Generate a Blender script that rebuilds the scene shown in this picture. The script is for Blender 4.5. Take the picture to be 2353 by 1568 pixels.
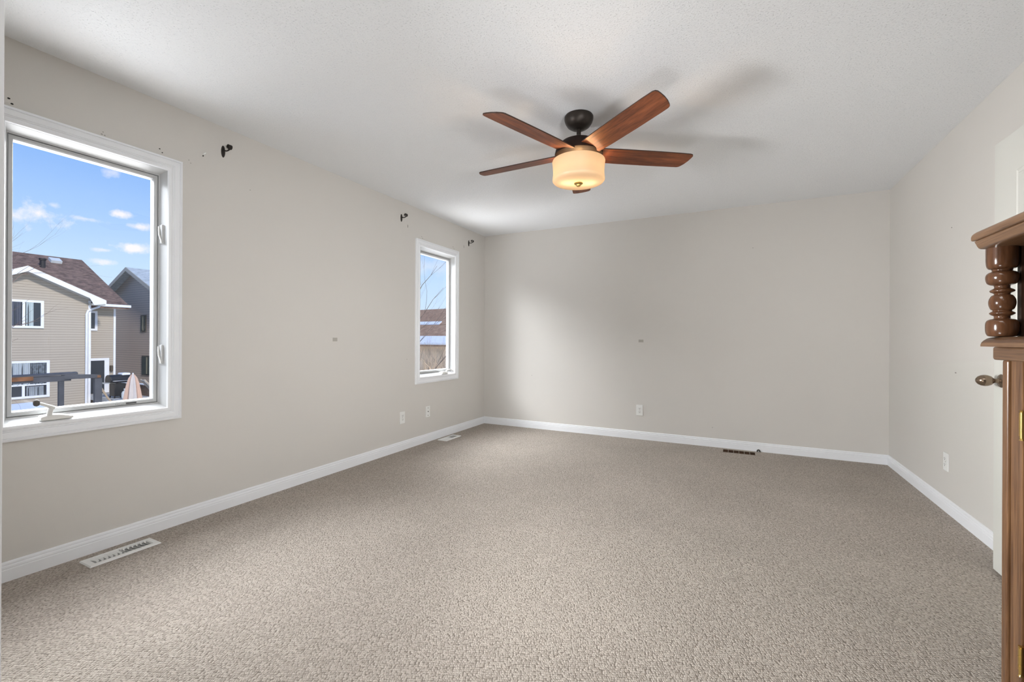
import bpy, bmesh, math, random
from math import pi, sin, cos, radians as R
from mathutils import Vector, Matrix

for o in list(bpy.data.objects):
    bpy.data.objects.remove(o, do_unlink=True)
scene = bpy.context.scene
COL = scene.collection

# ------------------------------------------------------------------ camera
W, H = 2353, 1568
cd = bpy.data.cameras.new('camera')
cam = bpy.data.objects.new('camera', cd)
COL.objects.link(cam)
cd.sensor_fit = 'HORIZONTAL'
cd.sensor_width = 36.0
cd.lens = 36.0 * 1012.244 / W
cd.shift_x = 0.0
cd.shift_y = -(784 - 779.7) / W
cd.clip_start = 0.02
cd.clip_end = 500
r3 = Vector((0.89372181, 0.44859371, 0.00499998))
u3 = Vector((-0.00424434, -0.00268986, 0.99998738))
c3 = Vector((-0.448601501, 0.893731751, 0.0005))
m = Matrix(((r3.x, u3.x, -c3.x, 0), (r3.y, u3.y, -c3.y, 0), (r3.z, u3.z, -c3.z, 1.096), (0, 0, 0, 1)))
cam.matrix_world = m
scene.camera = cam

# ------------------------------------------------------------------ view
scene.view_settings.view_transform = 'Standard'
scene.view_settings.look = 'None'
scene.view_settings.exposure = 0.0
scene.view_settings.gamma = 1.0
scene.view_settings.use_curve_mapping = False

# ------------------------------------------------------------------ sky
world = bpy.data.worlds.new('sky')
scene.world = world
world.use_nodes = True
wn, wl = world.node_tree.nodes, world.node_tree.links
wn.clear()
wo = wn.new('ShaderNodeOutputWorld')
bg = wn.new('ShaderNodeBackground')
wl.new(bg.outputs[0], wo.inputs[0])
tc = wn.new('ShaderNodeTexCoord')
sx = wn.new('ShaderNodeSeparateXYZ')
wl.new(tc.outputs['Generated'], sx.inputs[0])
rmp = wn.new('ShaderNodeValToRGB')
wl.new(sx.outputs[2], rmp.inputs[0])
cr = rmp.color_ramp
cr.elements[0].position = 0.0
cr.elements[0].color = (0.66, 0.80, 0.97, 1)
cr.elements[1].position = 1.0
cr.elements[1].color = (0.10, 0.24, 0.62, 1)
for p_, c_ in ((0.12, (0.53, 0.72, 0.96, 1)), (0.20, (0.38, 0.59, 0.94, 1)), (0.30, (0.23, 0.44, 0.88, 1))):
    e = cr.elements.new(p_)
    e.color = c_


def wmath(op, a, b=None, clamp=False):
    n = wn.new('ShaderNodeMath')
    n.operation = op
    n.use_clamp = clamp
    for i, v in enumerate((a, b)):
        if v is None:
            continue
        if isinstance(v, (int, float)):
            n.inputs[i].default_value = v
        else:
            wl.new(v, n.inputs[i])
    return n.outputs[0]


def wvm(op, a, b):
    n = wn.new('ShaderNodeVectorMath')
    n.operation = op
    wl.new(a, n.inputs[0])
    n.inputs[1].default_value = b
    return n.outputs['Value'] if op == 'DOT_PRODUCT' else n.outputs[0]


nz = wn.new('ShaderNodeTexNoise')
nz.inputs['Scale'].default_value = 34
nz.inputs['Detail'].default_value = 5
nz.inputs['Roughness'].default_value = 0.6
wl.new(tc.outputs['Generated'], nz.inputs['Vector'])
noise = wmath('MULTIPLY', wmath('SUBTRACT', nz.outputs[0], 0.5), 3.2)
total = None
CLOUDS = [((-0.9435, 0.2732, 0.1878), 0.034, 0.020, 0.95), ((-0.9353, 0.2897, 0.2031), 0.010, 0.008, 0.7),
          ((-0.9273, 0.3227, 0.1895), 0.028, 0.005, 0.62), ((-0.9105, 0.3595, 0.2045), 0.020, 0.008, 0.95),
          ((-0.9035, 0.3847, 0.1887), 0.022, 0.006, 0.85), ((-0.9117, 0.3822, 0.1505), 0.032, 0.011, 1.0),
          ((-0.9267, 0.3472, 0.1438), 0.015, 0.004, 0.7), ((-0.93, 0.3457, 0.1245), 0.015, 0.005, 0.7),
          ((-0.8983, 0.3487, 0.2674), 0.012, 0.010, 0.6), ((-0.60, 0.79, 0.16), 0.10, 0.02, 0.3),
          ((-0.99, 0.05, 0.22), 0.05, 0.015, 0.7), ((-0.85, 0.50, 0.24), 0.06, 0.015, 0.7)]
for c_, a_, b_, s_ in CLOUDS:
    cv = Vector(c_).normalized()
    t1 = cv.cross(Vector((0, 0, 1))).normalized()
    t2 = t1.cross(cv)
    dv = wvm('SUBTRACT', tc.outputs['Generated'], tuple(cv))
    uu = wmath('POWER', wmath('ABSOLUTE', wvm('DOT_PRODUCT', dv, tuple(t1 / a_))), 2)
    vv = wmath('POWER', wmath('ABSOLUTE', wvm('DOT_PRODUCT', dv, tuple(t2 / b_))), 2)
    rr = wmath('SQRT', wmath('ADD', uu, vv))
    d_ = wmath('ADD', wmath('SUBTRACT', 1.0, rr), noise)
    d_ = wmath('MULTIPLY', wmath('MULTIPLY', d_, 1.1, True), s_)
    total = d_ if total is None else wmath('MAXIMUM', total, d_)
mx = wn.new('ShaderNodeMix')
mx.data_type = 'RGBA'
wl.new(total, mx.inputs['Factor'])
wl.new(rmp.outputs[0], mx.inputs[6])
mx.inputs[7].default_value = (0.92, 0.90, 0.95, 1)
wl.new(mx.outputs[2], bg.inputs[0])
bg.inputs[1].default_value = 1.12

# ------------------------------------------------------------------ sun and large lights


def lamp(name, kind, loc, target, energy, color=(1, 1, 1), **kw):
    d = bpy.data.lights.new(name, kind)
    d.energy = energy
    d.color = color
    for k, v in kw.items():
        setattr(d, k, v)
    o = bpy.data.objects.new(name, d)
    o.location = loc
    if target is not None:
        dr = Vector(target) - Vector(loc)
        o.rotation_euler = dr.to_track_quat('-Z', 'Y').to_euler()
    COL.objects.link(o)
    return o


lamp('sun', 'SUN', (20, 0, 26), (-20, 8, 0), 2.7, (1.0, 0.94, 0.86), angle=R(6))
# daylight bounced up off the snow below the windows, and sky light from above them
ENERGY = dict(snow=950, sky=1800, near_sky=1350, entry=17, bounce=6, left=23, door=14, hall=3)
lamp('snow_bounce', 'AREA', (-7.0, 2.4, -0.65), (-7.0, 2.4, 3.0), ENERGY['snow'], (0.98, 0.99, 1.0), shape='RECTANGLE', size=10.0, size_y=4.0)
lamp('sky_glow', 'AREA', (-7.0, 2.4, 4.6), (-2.9, 2.4, 1.3), ENERGY['sky'], (0.95, 0.98, 1.0), shape='RECTANGLE', size=12.0, size_y=2.0)
lamp('sky_glow_near', 'AREA', (-4.9, 2.4, 3.6), (-3.2, 2.4, 1.0), ENERGY['near_sky'], (0.95, 0.98, 1.0), shape='RECTANGLE', size=10.0, size_y=2.6)
# added out-of-frame fill lamps: one under the ceiling, three along the near wall
lamp('entry_fill', 'AREA', (0.25, 0.60, 2.41), (0.25, 0.60, 0.0), ENERGY['entry'], (1.0, 0.99, 0.98), shape='RECTANGLE', size=1.0, size_y=0.7)
lamp('bounce_fill', 'AREA', (-0.45, 0.30, 0.20), (-0.7, 4.2, 2.40), ENERGY['bounce'], (0.98, 0.99, 1.0), shape='RECTANGLE', size=0.5, size_y=0.4, spread=R(110))
lamp('left_fill', 'AREA', (-2.35, 0.30, 1.15), (1.2, 3.1, 1.15), ENERGY['left'], (0.98, 0.99, 1.0), shape='RECTANGLE', size=0.45, size_y=0.45, spread=R(72))
lamp('right_fill', 'AREA', (0.85, 0.30, 1.25), (-2.9, 3.4, 1.15), ENERGY['door'], (0.98, 0.99, 1.0), shape='RECTANGLE', size=0.4, size_y=0.4, spread=R(75))
# added fill lamp in the unseen hallway behind the camera
lamp('hall_fill', 'AREA', (0.1, -0.9, 2.36), (0.1, -0.2, 1.0), ENERGY['hall'], (1.0, 0.97, 0.93), shape='RECTANGLE', size=0.6, size_y=0.6)

# ------------------------------------------------------------------ materials
MATS = {}


def mat(name, color, rough=0.5, metallic=0.0, spec=0.5, bump=None, var=None):
    """bump=(scale, strength, distance); var=(scale, amount) slight colour variation"""
    if name in MATS:
        return MATS[name]
    mt = bpy.data.materials.new(name)
    mt.use_nodes = True
    n, l = mt.node_tree.nodes, mt.node_tree.links
    b = n['Principled BSDF']
    b.inputs['Base Color'].default_value = (*color, 1)
    b.inputs['Roughness'].default_value = rough
    b.inputs['Metallic'].default_value = metallic
    b.inputs['Specular IOR Level'].default_value = spec
    t = n.new('ShaderNodeTexCoord')
    sc, am = var if var else (6.0, 0.04)
    z = n.new('ShaderNodeTexNoise')
    z.inputs['Scale'].default_value = sc
    z.inputs['Detail'].default_value = 4
    l.new(t.outputs['Object'], z.inputs['Vector'])
    rp = n.new('ShaderNodeValToRGB')
    rp.color_ramp.elements[0].position = 0.3
    rp.color_ramp.elements[1].position = 0.7
    rp.color_ramp.elements[0].color = (*[c * (1 - am) for c in color], 1)
    rp.color_ramp.elements[1].color = (*[min(1, c * (1 + am)) for c in color], 1)
    l.new(z.outputs[0], rp.inputs[0])
    l.new(rp.outputs[0], b.inputs['Base Color'])
    if bump:
        z2 = n.new('ShaderNodeTexNoise')
        z2.inputs['Scale'].default_value = bump[0]
        z2.inputs['Detail'].default_value = 3
        l.new(t.outputs['Object'], z2.inputs['Vector'])
        bp = n.new('ShaderNodeBump')
        bp.inputs['Strength'].default_value = bump[1]
        bp.inputs['Distance'].default_value = bump[2]
        l.new(z2.outputs[0], bp.inputs['Height'])
        l.new(bp.outputs[0], b.inputs['Normal'])
    MATS[name] = mt
    return mt


def wood(name, c1, c2, axis=0, scale=1.0, rough=0.35, grain=14.0):
    if name in MATS:
        return MATS[name]
    mt = bpy.data.materials.new(name)
    mt.use_nodes = True
    n, l = mt.node_tree.nodes, mt.node_tree.links
    b = n['Principled BSDF']
    b.inputs['Roughness'].default_value = rough
    t = n.new('ShaderNodeTexCoord')
    mp = n.new('ShaderNodeMapping')
    s = [grain * scale] * 3
    s[axis] = 1.1 * scale
    mp.inputs['Scale'].default_value = s
    l.new(t.outputs['Object'], mp.inputs['Vector'])
    z = n.new('ShaderNodeTexNoise')
    z.inputs['Scale'].default_value = 2.2
    z.inputs['Detail'].default_value = 8
    z.inputs['Roughness'].default_value = 0.62
    z.inputs['Distortion'].default_value = 0.9
    l.new(mp.outputs[0], z.inputs['Vector'])
    z2 = n.new('ShaderNodeTexNoise')
    z2.inputs['Scale'].default_value = 16
    z2.inputs['Detail'].default_value = 3
    l.new(mp.outputs[0], z2.inputs['Vector'])
    ad = n.new('ShaderNodeMath')
    ad.operation = 'MULTIPLY_ADD'
    l.new(z2.outputs[0], ad.inputs[0])
    ad.inputs[1].default_value = 0.35
    l.new(z.outputs[0], ad.inputs[2])
    rp = n.new('ShaderNodeValToRGB')
    rp.color_ramp.elements[0].position = 0.48
    rp.color_ramp.elements[1].position = 0.86
    rp.color_ramp.elements[0].color = (*c1, 1)
    rp.color_ramp.elements[1].color = (*c2, 1)
    l.new(ad.outputs[0], rp.inputs[0])
    l.new(rp.outputs[0], b.inputs['Base Color'])
    bp = n.new('ShaderNodeBump')
    bp.inputs['Strength'].default_value = 0.15
    bp.inputs['Distance'].default_value = 0.001
    l.new(z.outputs[0], bp.inputs['Height'])
    l.new(bp.outputs[0], b.inputs['Normal'])
    MATS[name] = mt
    return mt


def carpet_mat():
    mt = bpy.data.materials.new('carpet')
    mt.use_nodes = True
    n, l = mt.node_tree.nodes, mt.node_tree.links
    b = n['Principled BSDF']
    b.inputs['Roughness'].default_value = 0.95
    b.inputs['Specular IOR Level'].default_value = 0.1
    t = n.new('ShaderNodeTexCoord')
    # loops stand in rows: wobble the grid a little, then stretched cells
    wz = n.new('ShaderNodeTexNoise')
    wz.inputs['Scale'].default_value = 9
    wz.inputs['Detail'].default_value = 2
    l.new(t.outputs['Object'], wz.inputs['Vector'])
    wob = n.new('ShaderNodeVectorMath')
    wob.operation = 'MULTIPLY_ADD'
    l.new(wz.outputs['Color'], wob.inputs[0])
    wob.inputs[1].default_value = (0.018, 0.016, 0)
    l.new(t.outputs['Object'], wob.inputs[2])
    wz2 = n.new('ShaderNodeTexNoise')
    wz2.inputs['Scale'].default_value = 55
    wz2.inputs['Detail'].default_value = 2
    l.new(t.outputs['Object'], wz2.inputs['Vector'])
    wob2 = n.new('ShaderNodeVectorMath')
    wob2.operation = 'MULTIPLY_ADD'
    l.new(wz2.outputs['Color'], wob2.inputs[0])
    wob2.inputs[1].default_value = (0.008, 0.005, 0)
    l.new(wob.outputs[0], wob2.inputs[2])
    rot = n.new('ShaderNodeMapping')
    rot.inputs['Rotation'].default_value = (0, 0, R(-24))
    l.new(wob2.outputs[0], rot.inputs['Vector'])
    mp = n.new('ShaderNodeMapping')
    mp.inputs['Scale'].default_value = (1 / 0.0062, 1 / 0.0098, 1)
    l.new(rot.outputs[0], mp.inputs['Vector'])
    v = n.new('ShaderNodeTexVoronoi')
    v.voronoi_dimensions = '2D'
    v.feature = 'F1'
    v.inputs['Scale'].default_value = 1.0
    v.inputs['Randomness'].default_value = 0.78
    l.new(mp.outputs[0], v.inputs['Vector'])
    inv0 = n.new('ShaderNodeMapRange')
    inv0.inputs['From Min'].default_value = 0.10
    inv0.inputs['From Max'].default_value = 0.80
    inv0.inputs['To Min'].default_value = 1.0
    inv0.inputs['To Max'].default_value = 0.0
    l.new(v.outputs['Distance'], inv0.inputs['Value'])
    # valleys between the rows of loops
    sp = n.new('ShaderNodeSeparateXYZ')
    l.new(mp.outputs[0], sp.inputs[0])
    sn = n.new('ShaderNodeMath')
    sn.operation = 'MULTIPLY'
    sn.inputs[1].default_value = 3.14159265
    l.new(sp.outputs[1], sn.inputs[0])
    sn2 = n.new('ShaderNodeMath')
    sn2.operation = 'SINE'
    l.new(sn.outputs[0], sn2.inputs[0])
    sn3 = n.new('ShaderNodeMath')
    sn3.operation = 'ABSOLUTE'
    l.new(sn2.outputs[0], sn3.inputs[0])
    sn4 = n.new('ShaderNodeMapRange')
    sn4.inputs['From Min'].default_value = 0.0
    sn4.inputs['From Max'].default_value = 0.55
    sn4.inputs['To Min'].default_value = 0.40
    sn4.inputs['To Max'].default_value = 1.0
    l.new(sn3.outputs[0], sn4.inputs['Value'])
    inv = n.new('ShaderNodeMath')
    inv.operation = 'MULTIPLY'
    l.new(inv0.outputs[0], inv.inputs[0])
    l.new(sn4.outputs[0], inv.inputs[1])
    fz = n.new('ShaderNodeTexNoise')
    fz.inputs['Scale'].default_value = 260
    fz.inputs['Detail'].default_value = 2
    l.new(t.outputs['Object'], fz.inputs['Vector'])
    hh = n.new('ShaderNodeMath')
    hh.operation = 'MULTIPLY_ADD'
    l.new(fz.outputs[0], hh.inputs[0])
    hh.inputs[1].default_value = 0.7
    l.new(inv.outputs[0], hh.inputs[2])
    bp = n.new('ShaderNodeBump')
    bp.inputs['Strength'].default_value = 0.75
    bp.inputs['Distance'].default_value = 0.0045
    l.new(hh.outputs[0], bp.inputs['Height'])
    l.new(bp.outputs[0], b.inputs['Normal'])
    # yarn colour: per-loop fleck and cavity shade painted between the loops
    sep = n.new('ShaderNodeSeparateXYZ')
    l.new(v.outputs['Color'], sep.inputs[0])
    yr = n.new('ShaderNodeValToRGB')
    yr.color_ramp.elements[0].color = (0.41, 0.36, 0.312, 1)
    yr.color_ramp.elements[1].color = (0.585, 0.525, 0.464, 1)
    l.new(sep.outputs[0], yr.inputs[0])
    gp = n.new('ShaderNodeMapRange')
    gp.inputs['From Min'].default_value = 0.05
    gp.inputs['From Max'].default_value = 0.42
    l.new(inv.outputs[0], gp.inputs['Value'])
    mx_ = n.new('ShaderNodeMix')
    mx_.data_type = 'RGBA'
    l.new(gp.outputs[0], mx_.inputs['Factor'])
    mx_.inputs[6].default_value = (0.235, 0.203, 0.172, 1)
    l.new(yr.outputs[0], mx_.inputs[7])
    # soft wear patches
    pz = n.new('ShaderNodeTexNoise')
    pz.inputs['Scale'].default_value = 1.6
    pz.inputs['Detail'].default_value = 5
    l.new(t.outputs['Object'], pz.inputs['Vector'])
    pr = n.new('ShaderNodeMapRange')
    pr.inputs['From Min'].default_value = 0.3
    pr.inputs['From Max'].default_value = 0.7
    pr.inputs['To Min'].default_value = 0.93
    pr.inputs['To Max'].default_value = 1.05
    l.new(pz.outputs[0], pr.inputs['Value'])
    sc = n.new('ShaderNodeVectorMath')
    sc.operation = 'SCALE'
    l.new(mx_.outputs[2], sc.inputs[0])
    l.new(pr.outputs[0], sc.inputs['Scale'])
    l.new(sc.outputs[0], b.inputs['Base Color'])
    return mt


def ceiling_mat():
    mt = bpy.data.materials.new('popcorn_ceiling')
    mt.use_nodes = True
    n, l = mt.node_tree.nodes, mt.node_tree.links
    b = n['Principled BSDF']
    b.inputs['Base Color'].default_value = (0.87, 0.885, 0.90, 1)
    b.inputs['Roughness'].default_value = 0.9
    b.inputs['Specular IOR Level'].default_value = 0.15
    t = n.new('ShaderNodeTexCoord')
    z = n.new('ShaderNodeTexNoise')
    z.inputs['Scale'].default_value = 120
    z.inputs['Detail'].default_value = 3
    z.inputs['Roughness'].default_value = 0.6
    l.new(t.outputs['Object'], z.inputs['Vector'])
    # small sharp pits scattered between the crumbs
    z2 = n.new('ShaderNodeTexNoise')
    z2.inputs['Scale'].default_value = 150
    z2.inputs['Detail'].default_value = 2
    l.new(t.outputs['Object'], z2.inputs['Vector'])
    pr = n.new('ShaderNodeMapRange')
    pr.inputs['From Min'].default_value = 0.62
    pr.inputs['From Max'].default_value = 0.70
    pr.inputs['To Min'].default_value = 0.0
    pr.inputs['To Max'].default_value = -1.2
    l.new(z2.outputs[0], pr.inputs['Value'])
    a = n.new('ShaderNodeMath')
    a.operation = 'MULTIPLY_ADD'
    l.new(z.outputs[0], a.inputs[0])
    a.inputs[1].default_value = 1.0
    l.new(pr.outputs[0], a.inputs[2])
    bp = n.new('ShaderNodeBump')
    bp.inputs['Strength'].default_value = 0.7
    bp.inputs['Distance'].default_value = 0.0030
    l.new(a.outputs[0], bp.inputs['Height'])
    l.new(bp.outputs[0], b.inputs['Normal'])
    return mt


def glass_mat(name='window_glass', refl=0.10, tint=(1, 1, 1)):
    if name in MATS:
        return MATS[name]
    mt = bpy.data.materials.new(name)
    mt.use_nodes = True
    n, l = mt.node_tree.nodes, mt.node_tree.links
    n.clear()
    o = n.new('ShaderNodeOutputMaterial')
    tr = n.new('ShaderNodeBsdfTransparent')
    tr.inputs[0].default_value = (*tint, 1)
    gl = n.new('ShaderNodeBsdfGlossy')
    gl.inputs['Roughness'].default_value = 0.01
    lw = n.new('ShaderNodeLayerWeight')
    lw.inputs[0].default_value = 0.5
    pw = n.new('ShaderNodeMath')
    pw.operation = 'POWER'
    l.new(lw.outputs['Facing'], pw.inputs[0])
    pw.inputs[1].default_value = 5.0
    mu = n.new('ShaderNodeMath')
    mu.operation = 'MULTIPLY_ADD'
    l.new(pw.outputs[0], mu.inputs[0])
    mu.inputs[1].default_value = 0.6
    mu.inputs[2].default_value = refl * 0.2
    mxx = n.new('ShaderNodeMixShader')
    l.new(mu.outputs[0], mxx.inputs[0])
    l.new(tr.outputs[0], mxx.inputs[1])
    l.new(gl.outputs[0], mxx.inputs[2])
    l.new(mxx.outputs[0], o.inputs[0])
    MATS[name] = mt
    return mt


def siding_mat(name, color, pitch, axis=2):
    """horizontal lap siding: the relief repeats every `pitch` metres of height"""
    if name in MATS:
        return MATS[name]
    mt = bpy.data.materials.new(name)
    mt.use_nodes = True
    n, l = mt.node_tree.nodes, mt.node_tree.links
    b = n['Principled BSDF']
    b.inputs['Roughness'].default_value = 0.6
    t = n.new('ShaderNodeTexCoord')
    s = n.new('ShaderNodeSeparateXYZ')
    l.new(t.outputs['Object'], s.inputs[0])
    d = n.new('ShaderNodeMath')
    d.operation = 'DIVIDE'
    l.new(s.outputs[axis], d.inputs[0])
    d.inputs[1].default_value = pitch
    f = n.new('ShaderNodeMath')
    f.operation = 'FRACT'
    l.new(d.outputs[0], f.inputs[0])
    rp = n.new('ShaderNodeValToRGB')
    e = rp.color_ramp.elements
    e[0].position = 0.0
    e[0].color = (*[c * 0.50 for c in color], 1)
    e[1].position = 0.22
    e[1].color = (*[c * 0.93 for c in color], 1)
    k = e.new(0.9)
    k.color = (*color, 1)
    l.new(f.outputs[0], rp.inputs[0])
    l.new(rp.outputs[0], b.inputs['Base Color'])
    bp = n.new('ShaderNodeBump')
    bp.inputs['Strength'].default_value = 0.5
    bp.inputs['Distance'].default_value = 0.02
    bp.invert = True
    l.new(f.outputs[0], bp.inputs['Height'])
    l.new(bp.outputs[0], b.inputs['Normal'])
    MATS[name] = mt
    return mt


def shingle_mat(name, c1, c2, sc=7.0):
    if name in MATS:
        return MATS[name]
    mt = bpy.data.materials.new(name)
    mt.use_nodes = True
    n, l = mt.node_tree.nodes, mt.node_tree.links
    b = n['Principled BSDF']
    b.inputs['Roughness'].default_value = 0.9
    t = n.new('ShaderNodeTexCoord')
    mp = n.new('ShaderNodeMapping')
    mp.inputs['Scale'].default_value = (sc, sc * 0.5, sc)
    l.new(t.outputs['Object'], mp.inputs['Vector'])
    z = n.new('ShaderNodeTexNoise')
    z.inputs['Scale'].default_value = 1.0
    z.inputs['Detail'].default_value = 6
    z.inputs['Roughness'].default_value = 0.75
    l.new(mp.outputs[0], z.inputs['Vector'])
    rp = n.new('ShaderNodeValToRGB')
    rp.color_ramp.elements[0].position = 0.36
    rp.color_ramp.elements[1].position = 0.66
    rp.color_ramp.elements[0].color = (*c1, 1)
    rp.color_ramp.elements[1].color = (*c2, 1)
    l.new(z.outputs[0], rp.inputs[0])
    l.new(rp.outputs[0], b.inputs['Base Color'])
    bp = n.new('ShaderNodeBump')
    bp.inputs['Strength'].default_value = 0.6
    bp.inputs['Distance'].default_value = 0.02
    l.new(z.outputs[0], bp.inputs['Height'])
    l.new(bp.outputs[0], b.inputs['Normal'])
    MATS[name] = mt
    return mt


M_wall = mat('wall_paint', (0.665, 0.640, 0.603), 0.75, spec=0.25, bump=(130, 0.10, 0.0012), var=(1.3, 0.012))
M_trim = mat('white_trim', (0.87, 0.885, 0.91), 0.38, var=(4, 0.015))
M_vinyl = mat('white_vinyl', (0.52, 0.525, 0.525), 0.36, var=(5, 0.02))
M_plastic = mat('white_plastic', (0.82, 0.82, 0.80), 0.35)
M_door = mat('door_paint', (0.66, 0.655, 0.61), 0.5, var=(3, 0.01))
M_bronze = mat('dark_bronze', (0.035, 0.027, 0.022), 0.42, 0.55)
M_brackt = mat('black_bracket', (0.022, 0.017, 0.014), 0.5, 0.3)
M_brass = mat('brass', (0.72, 0.50, 0.16), 0.28, 1.0)
M_agedbrass = mat('aged_brass_knob', (0.24, 0.18, 0.13), 0.2, 0.85)
M_dark = mat('dark_void', (0.02, 0.018, 0.016), 0.9)
M_duct = mat('duct_brown', (0.050, 0.026, 0.013), 0.9, 0.0, 0.1, var=(20, 0.3))
M_sheet = mat('bare_metal', (0.42, 0.38, 0.34), 0.5, 0.3)
M_glass = glass_mat()
M_carpet = carpet_mat()
M_ceil = ceiling_mat()
M_wood = wood('oak_cabinet', (0.085, 0.036, 0.014), (0.265, 0.135, 0.062), axis=2, rough=0.3, grain=26)
M_woodY = wood('oak_cabinet_long', (0.085, 0.038, 0.017), (0.255, 0.142, 0.074), axis=1, rough=0.33, grain=42)
M_woodT = wood('oak_turned', (0.060, 0.025, 0.011), (0.145, 0.064, 0.030), axis=2, rough=0.16, grain=8)
M_woodShade = wood('oak_painted_shade', (0.018, 0.007, 0.003), (0.050, 0.022, 0.010), axis=2, rough=0.5)  # same oak darkened, painting in the shade of the cabinet's recesses
M_blade = wood('cherry_blade', (0.070, 0.017, 0.006), (0.265, 0.078, 0.026), axis=0, rough=0.5, grain=13)
M_bladeedge = mat('blade_edge', (0.03, 0.012, 0.007), 0.4)

# ------------------------------------------------------------------ mesh builder


def smooth_profile(pts, n=4):
    out = []
    for i in range(len(pts) - 1):
        p0, p1, p2, p3 = pts[max(i - 1, 0)], pts[i], pts[i + 1], pts[min(i + 2, len(pts) - 1)]
        for k in range(n):
            t = k / n
            q = []
            for a, b, c, d in zip(p0, p1, p2, p3):
                q.append(0.5 * (2 * b + (c - a) * t + (2 * a - 5 * b + 4 * c - d) * t * t + (3 * b - a - 3 * c + d) * t ** 3))
            out.append((max(0.0, q[0]), q[1]))
    out.append(pts[-1])
    return out


class MB:
    def __init__(s):
        s.bm = bmesh.new()

    def box(s, x0, x1, y0, y1, z0, z1, mtx=None, mi=0):
        vs = [s.bm.verts.new(Vector(p)) for p in ((x0, y0, z0), (x1, y0, z0), (x1, y1, z0), (x0, y1, z0), (x0, y0, z1), (x1, y0, z1), (x1, y1, z1), (x0, y1, z1))]
        for f in ((0, 3, 2, 1), (4, 5, 6, 7), (0, 1, 5, 4), (1, 2, 6, 5), (2, 3, 7, 6), (3, 0, 4, 7)):
            fc = s.bm.faces.new([vs[i] for i in f])
            fc.material_index = mi
        if mtx:
            for v in vs:
                v.co = mtx @ v.co
        return s

    def prism(s, poly, vec, mi=0):
        """closed polygon of 3-D points extruded along vec"""
        vec = Vector(vec)
        a = [s.bm.verts.new(Vector(p)) for p in poly]
        b = [s.bm.verts.new(Vector(p) + vec) for p in poly]
        n = len(a)
        s.bm.faces.new(a[::-1]).material_index = mi
        s.bm.faces.new(b).material_index = mi
        for i in range(n):
            s.bm.faces.new([a[i], a[(i + 1) % n], b[(i + 1) % n], b[i]]).material_index = mi
        return s

    def lathe(s, prof, seg=32, mtx=None, caps=True):
        """prof: list of (r, z)"""
        rings = []
        for r, z in prof:
            if r < 1e-6:
                v = s.bm.verts.new(Vector((0, 0, z)))
                rings.append([v])
            else:
                rings.append([s.bm.verts.new(Vector((r * cos(2 * pi * i / seg), r * sin(2 * pi * i / seg), z))) for i in range(seg)])
        for a, b in zip(rings, rings[1:]):
            if len(a) == 1 and len(b) == 1:
                continue
            for i in range(seg):
                j = (i + 1) % seg
                if len(a) == 1:
                    f = [a[0], b[j], b[i]]
                elif len(b) == 1:
                    f = [a[i], a[j], b[0]]
                else:
                    f = [a[i], a[j], b[j], b[i]]
                s.bm.faces.new(f)
        if caps:
            for rg in (rings[0], rings[-1]):
                if len(rg) > 2:
                    s.bm.faces.new(rg)
        if mtx:
            for rg in rings:
                for v in rg:
                    v.co = mtx @ v.co
        return s

    def tube(s, pts, rad, seg=8):
        pts = [Vector(p) for p in pts]
        if not isinstance(rad, (list, tuple)):
            rad = [rad] * len(pts)
        rings = []
        up = Vector((0, 0, 1))
        pt = (pts[1] - pts[0]).normalized()
        if abs(pt.dot(up)) > 0.95:
            up = Vector((1, 0, 0))
        side = pt.cross(up).normalized()
        for i, p in enumerate(pts):
            d = (pts[min(i + 1, len(pts) - 1)] - pts[max(i - 1, 0)]).normalized()
            side = (side - d * side.dot(d)).normalized()
            o = d.cross(side)
            rings.append([s.bm.verts.new(p + (side * cos(2 * pi * k / seg) + o * sin(2 * pi * k / seg)) * rad[i]) for k in range(seg)])
        for a, b in zip(rings, rings[1:]):
            for i in range(seg):
                j = (i + 1) % seg
                s.bm.faces.new([a[i], a[j], b[j], b[i]])
        s.bm.faces.new(rings[0])
        s.bm.faces.new(rings[-1])
        return s

    def build(s, name, mats, parent=None, bevel=0.0, smooth=False, seg=2, sub=0, origin=None):
        bmesh.ops.recalc_face_normals(s.bm, faces=s.bm.faces)
        me = bpy.data.meshes.new(name)
        if origin is not None:
            for v in s.bm.verts:
                v.co -= Vector(origin)
        s.bm.to_mesh(me)
        s.bm.free()
        if not isinstance(mats, (list, tuple)):
            mats = [mats]
        for q in mats:
            me.materials.append(q)
        o = bpy.data.objects.new(name, me)
        if origin is not None:
            o.location = origin
        COL.objects.link(o)
        if parent:
            o.parent = parent
        if bevel:
            md = o.modifiers.new('bevel', 'BEVEL')
            md.width = bevel
            md.segments = seg
            md.limit_method = 'ANGLE'
            md.angle_limit = R(40)
        if sub:
            md = o.modifiers.new('sub', 'SUBSURF')
            md.levels = sub
            md.render_levels = sub
        if smooth:
            for p in me.polygons:
                p.use_smooth = True
            try:
                md = None
                me.set_sharp_from_angle(angle=R(45))
            except Exception:
                pass
        return o


def tag(o, label=None, cat=None, group=None, kind=None):
    if label:
        o['label'] = label
    if cat:
        o['category'] = cat
    if group:
        o['group'] = group
    if kind:
        o['kind'] = kind
    return o


def thing(name, loc, label=None, cat=None, group=None, kind=None):
    o = bpy.data.objects.new(name, None)
    o.location = loc
    o.empty_display_size = 0.05
    COL.objects.link(o)
    return tag(o, label, cat, group, kind)


def copy_tree(o, parent=None):
    c = o.copy()
    COL.objects.link(c)
    if parent is not None:
        c.parent = parent
    for ch in list(o.children):
        copy_tree(ch, c)
    return c


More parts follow.
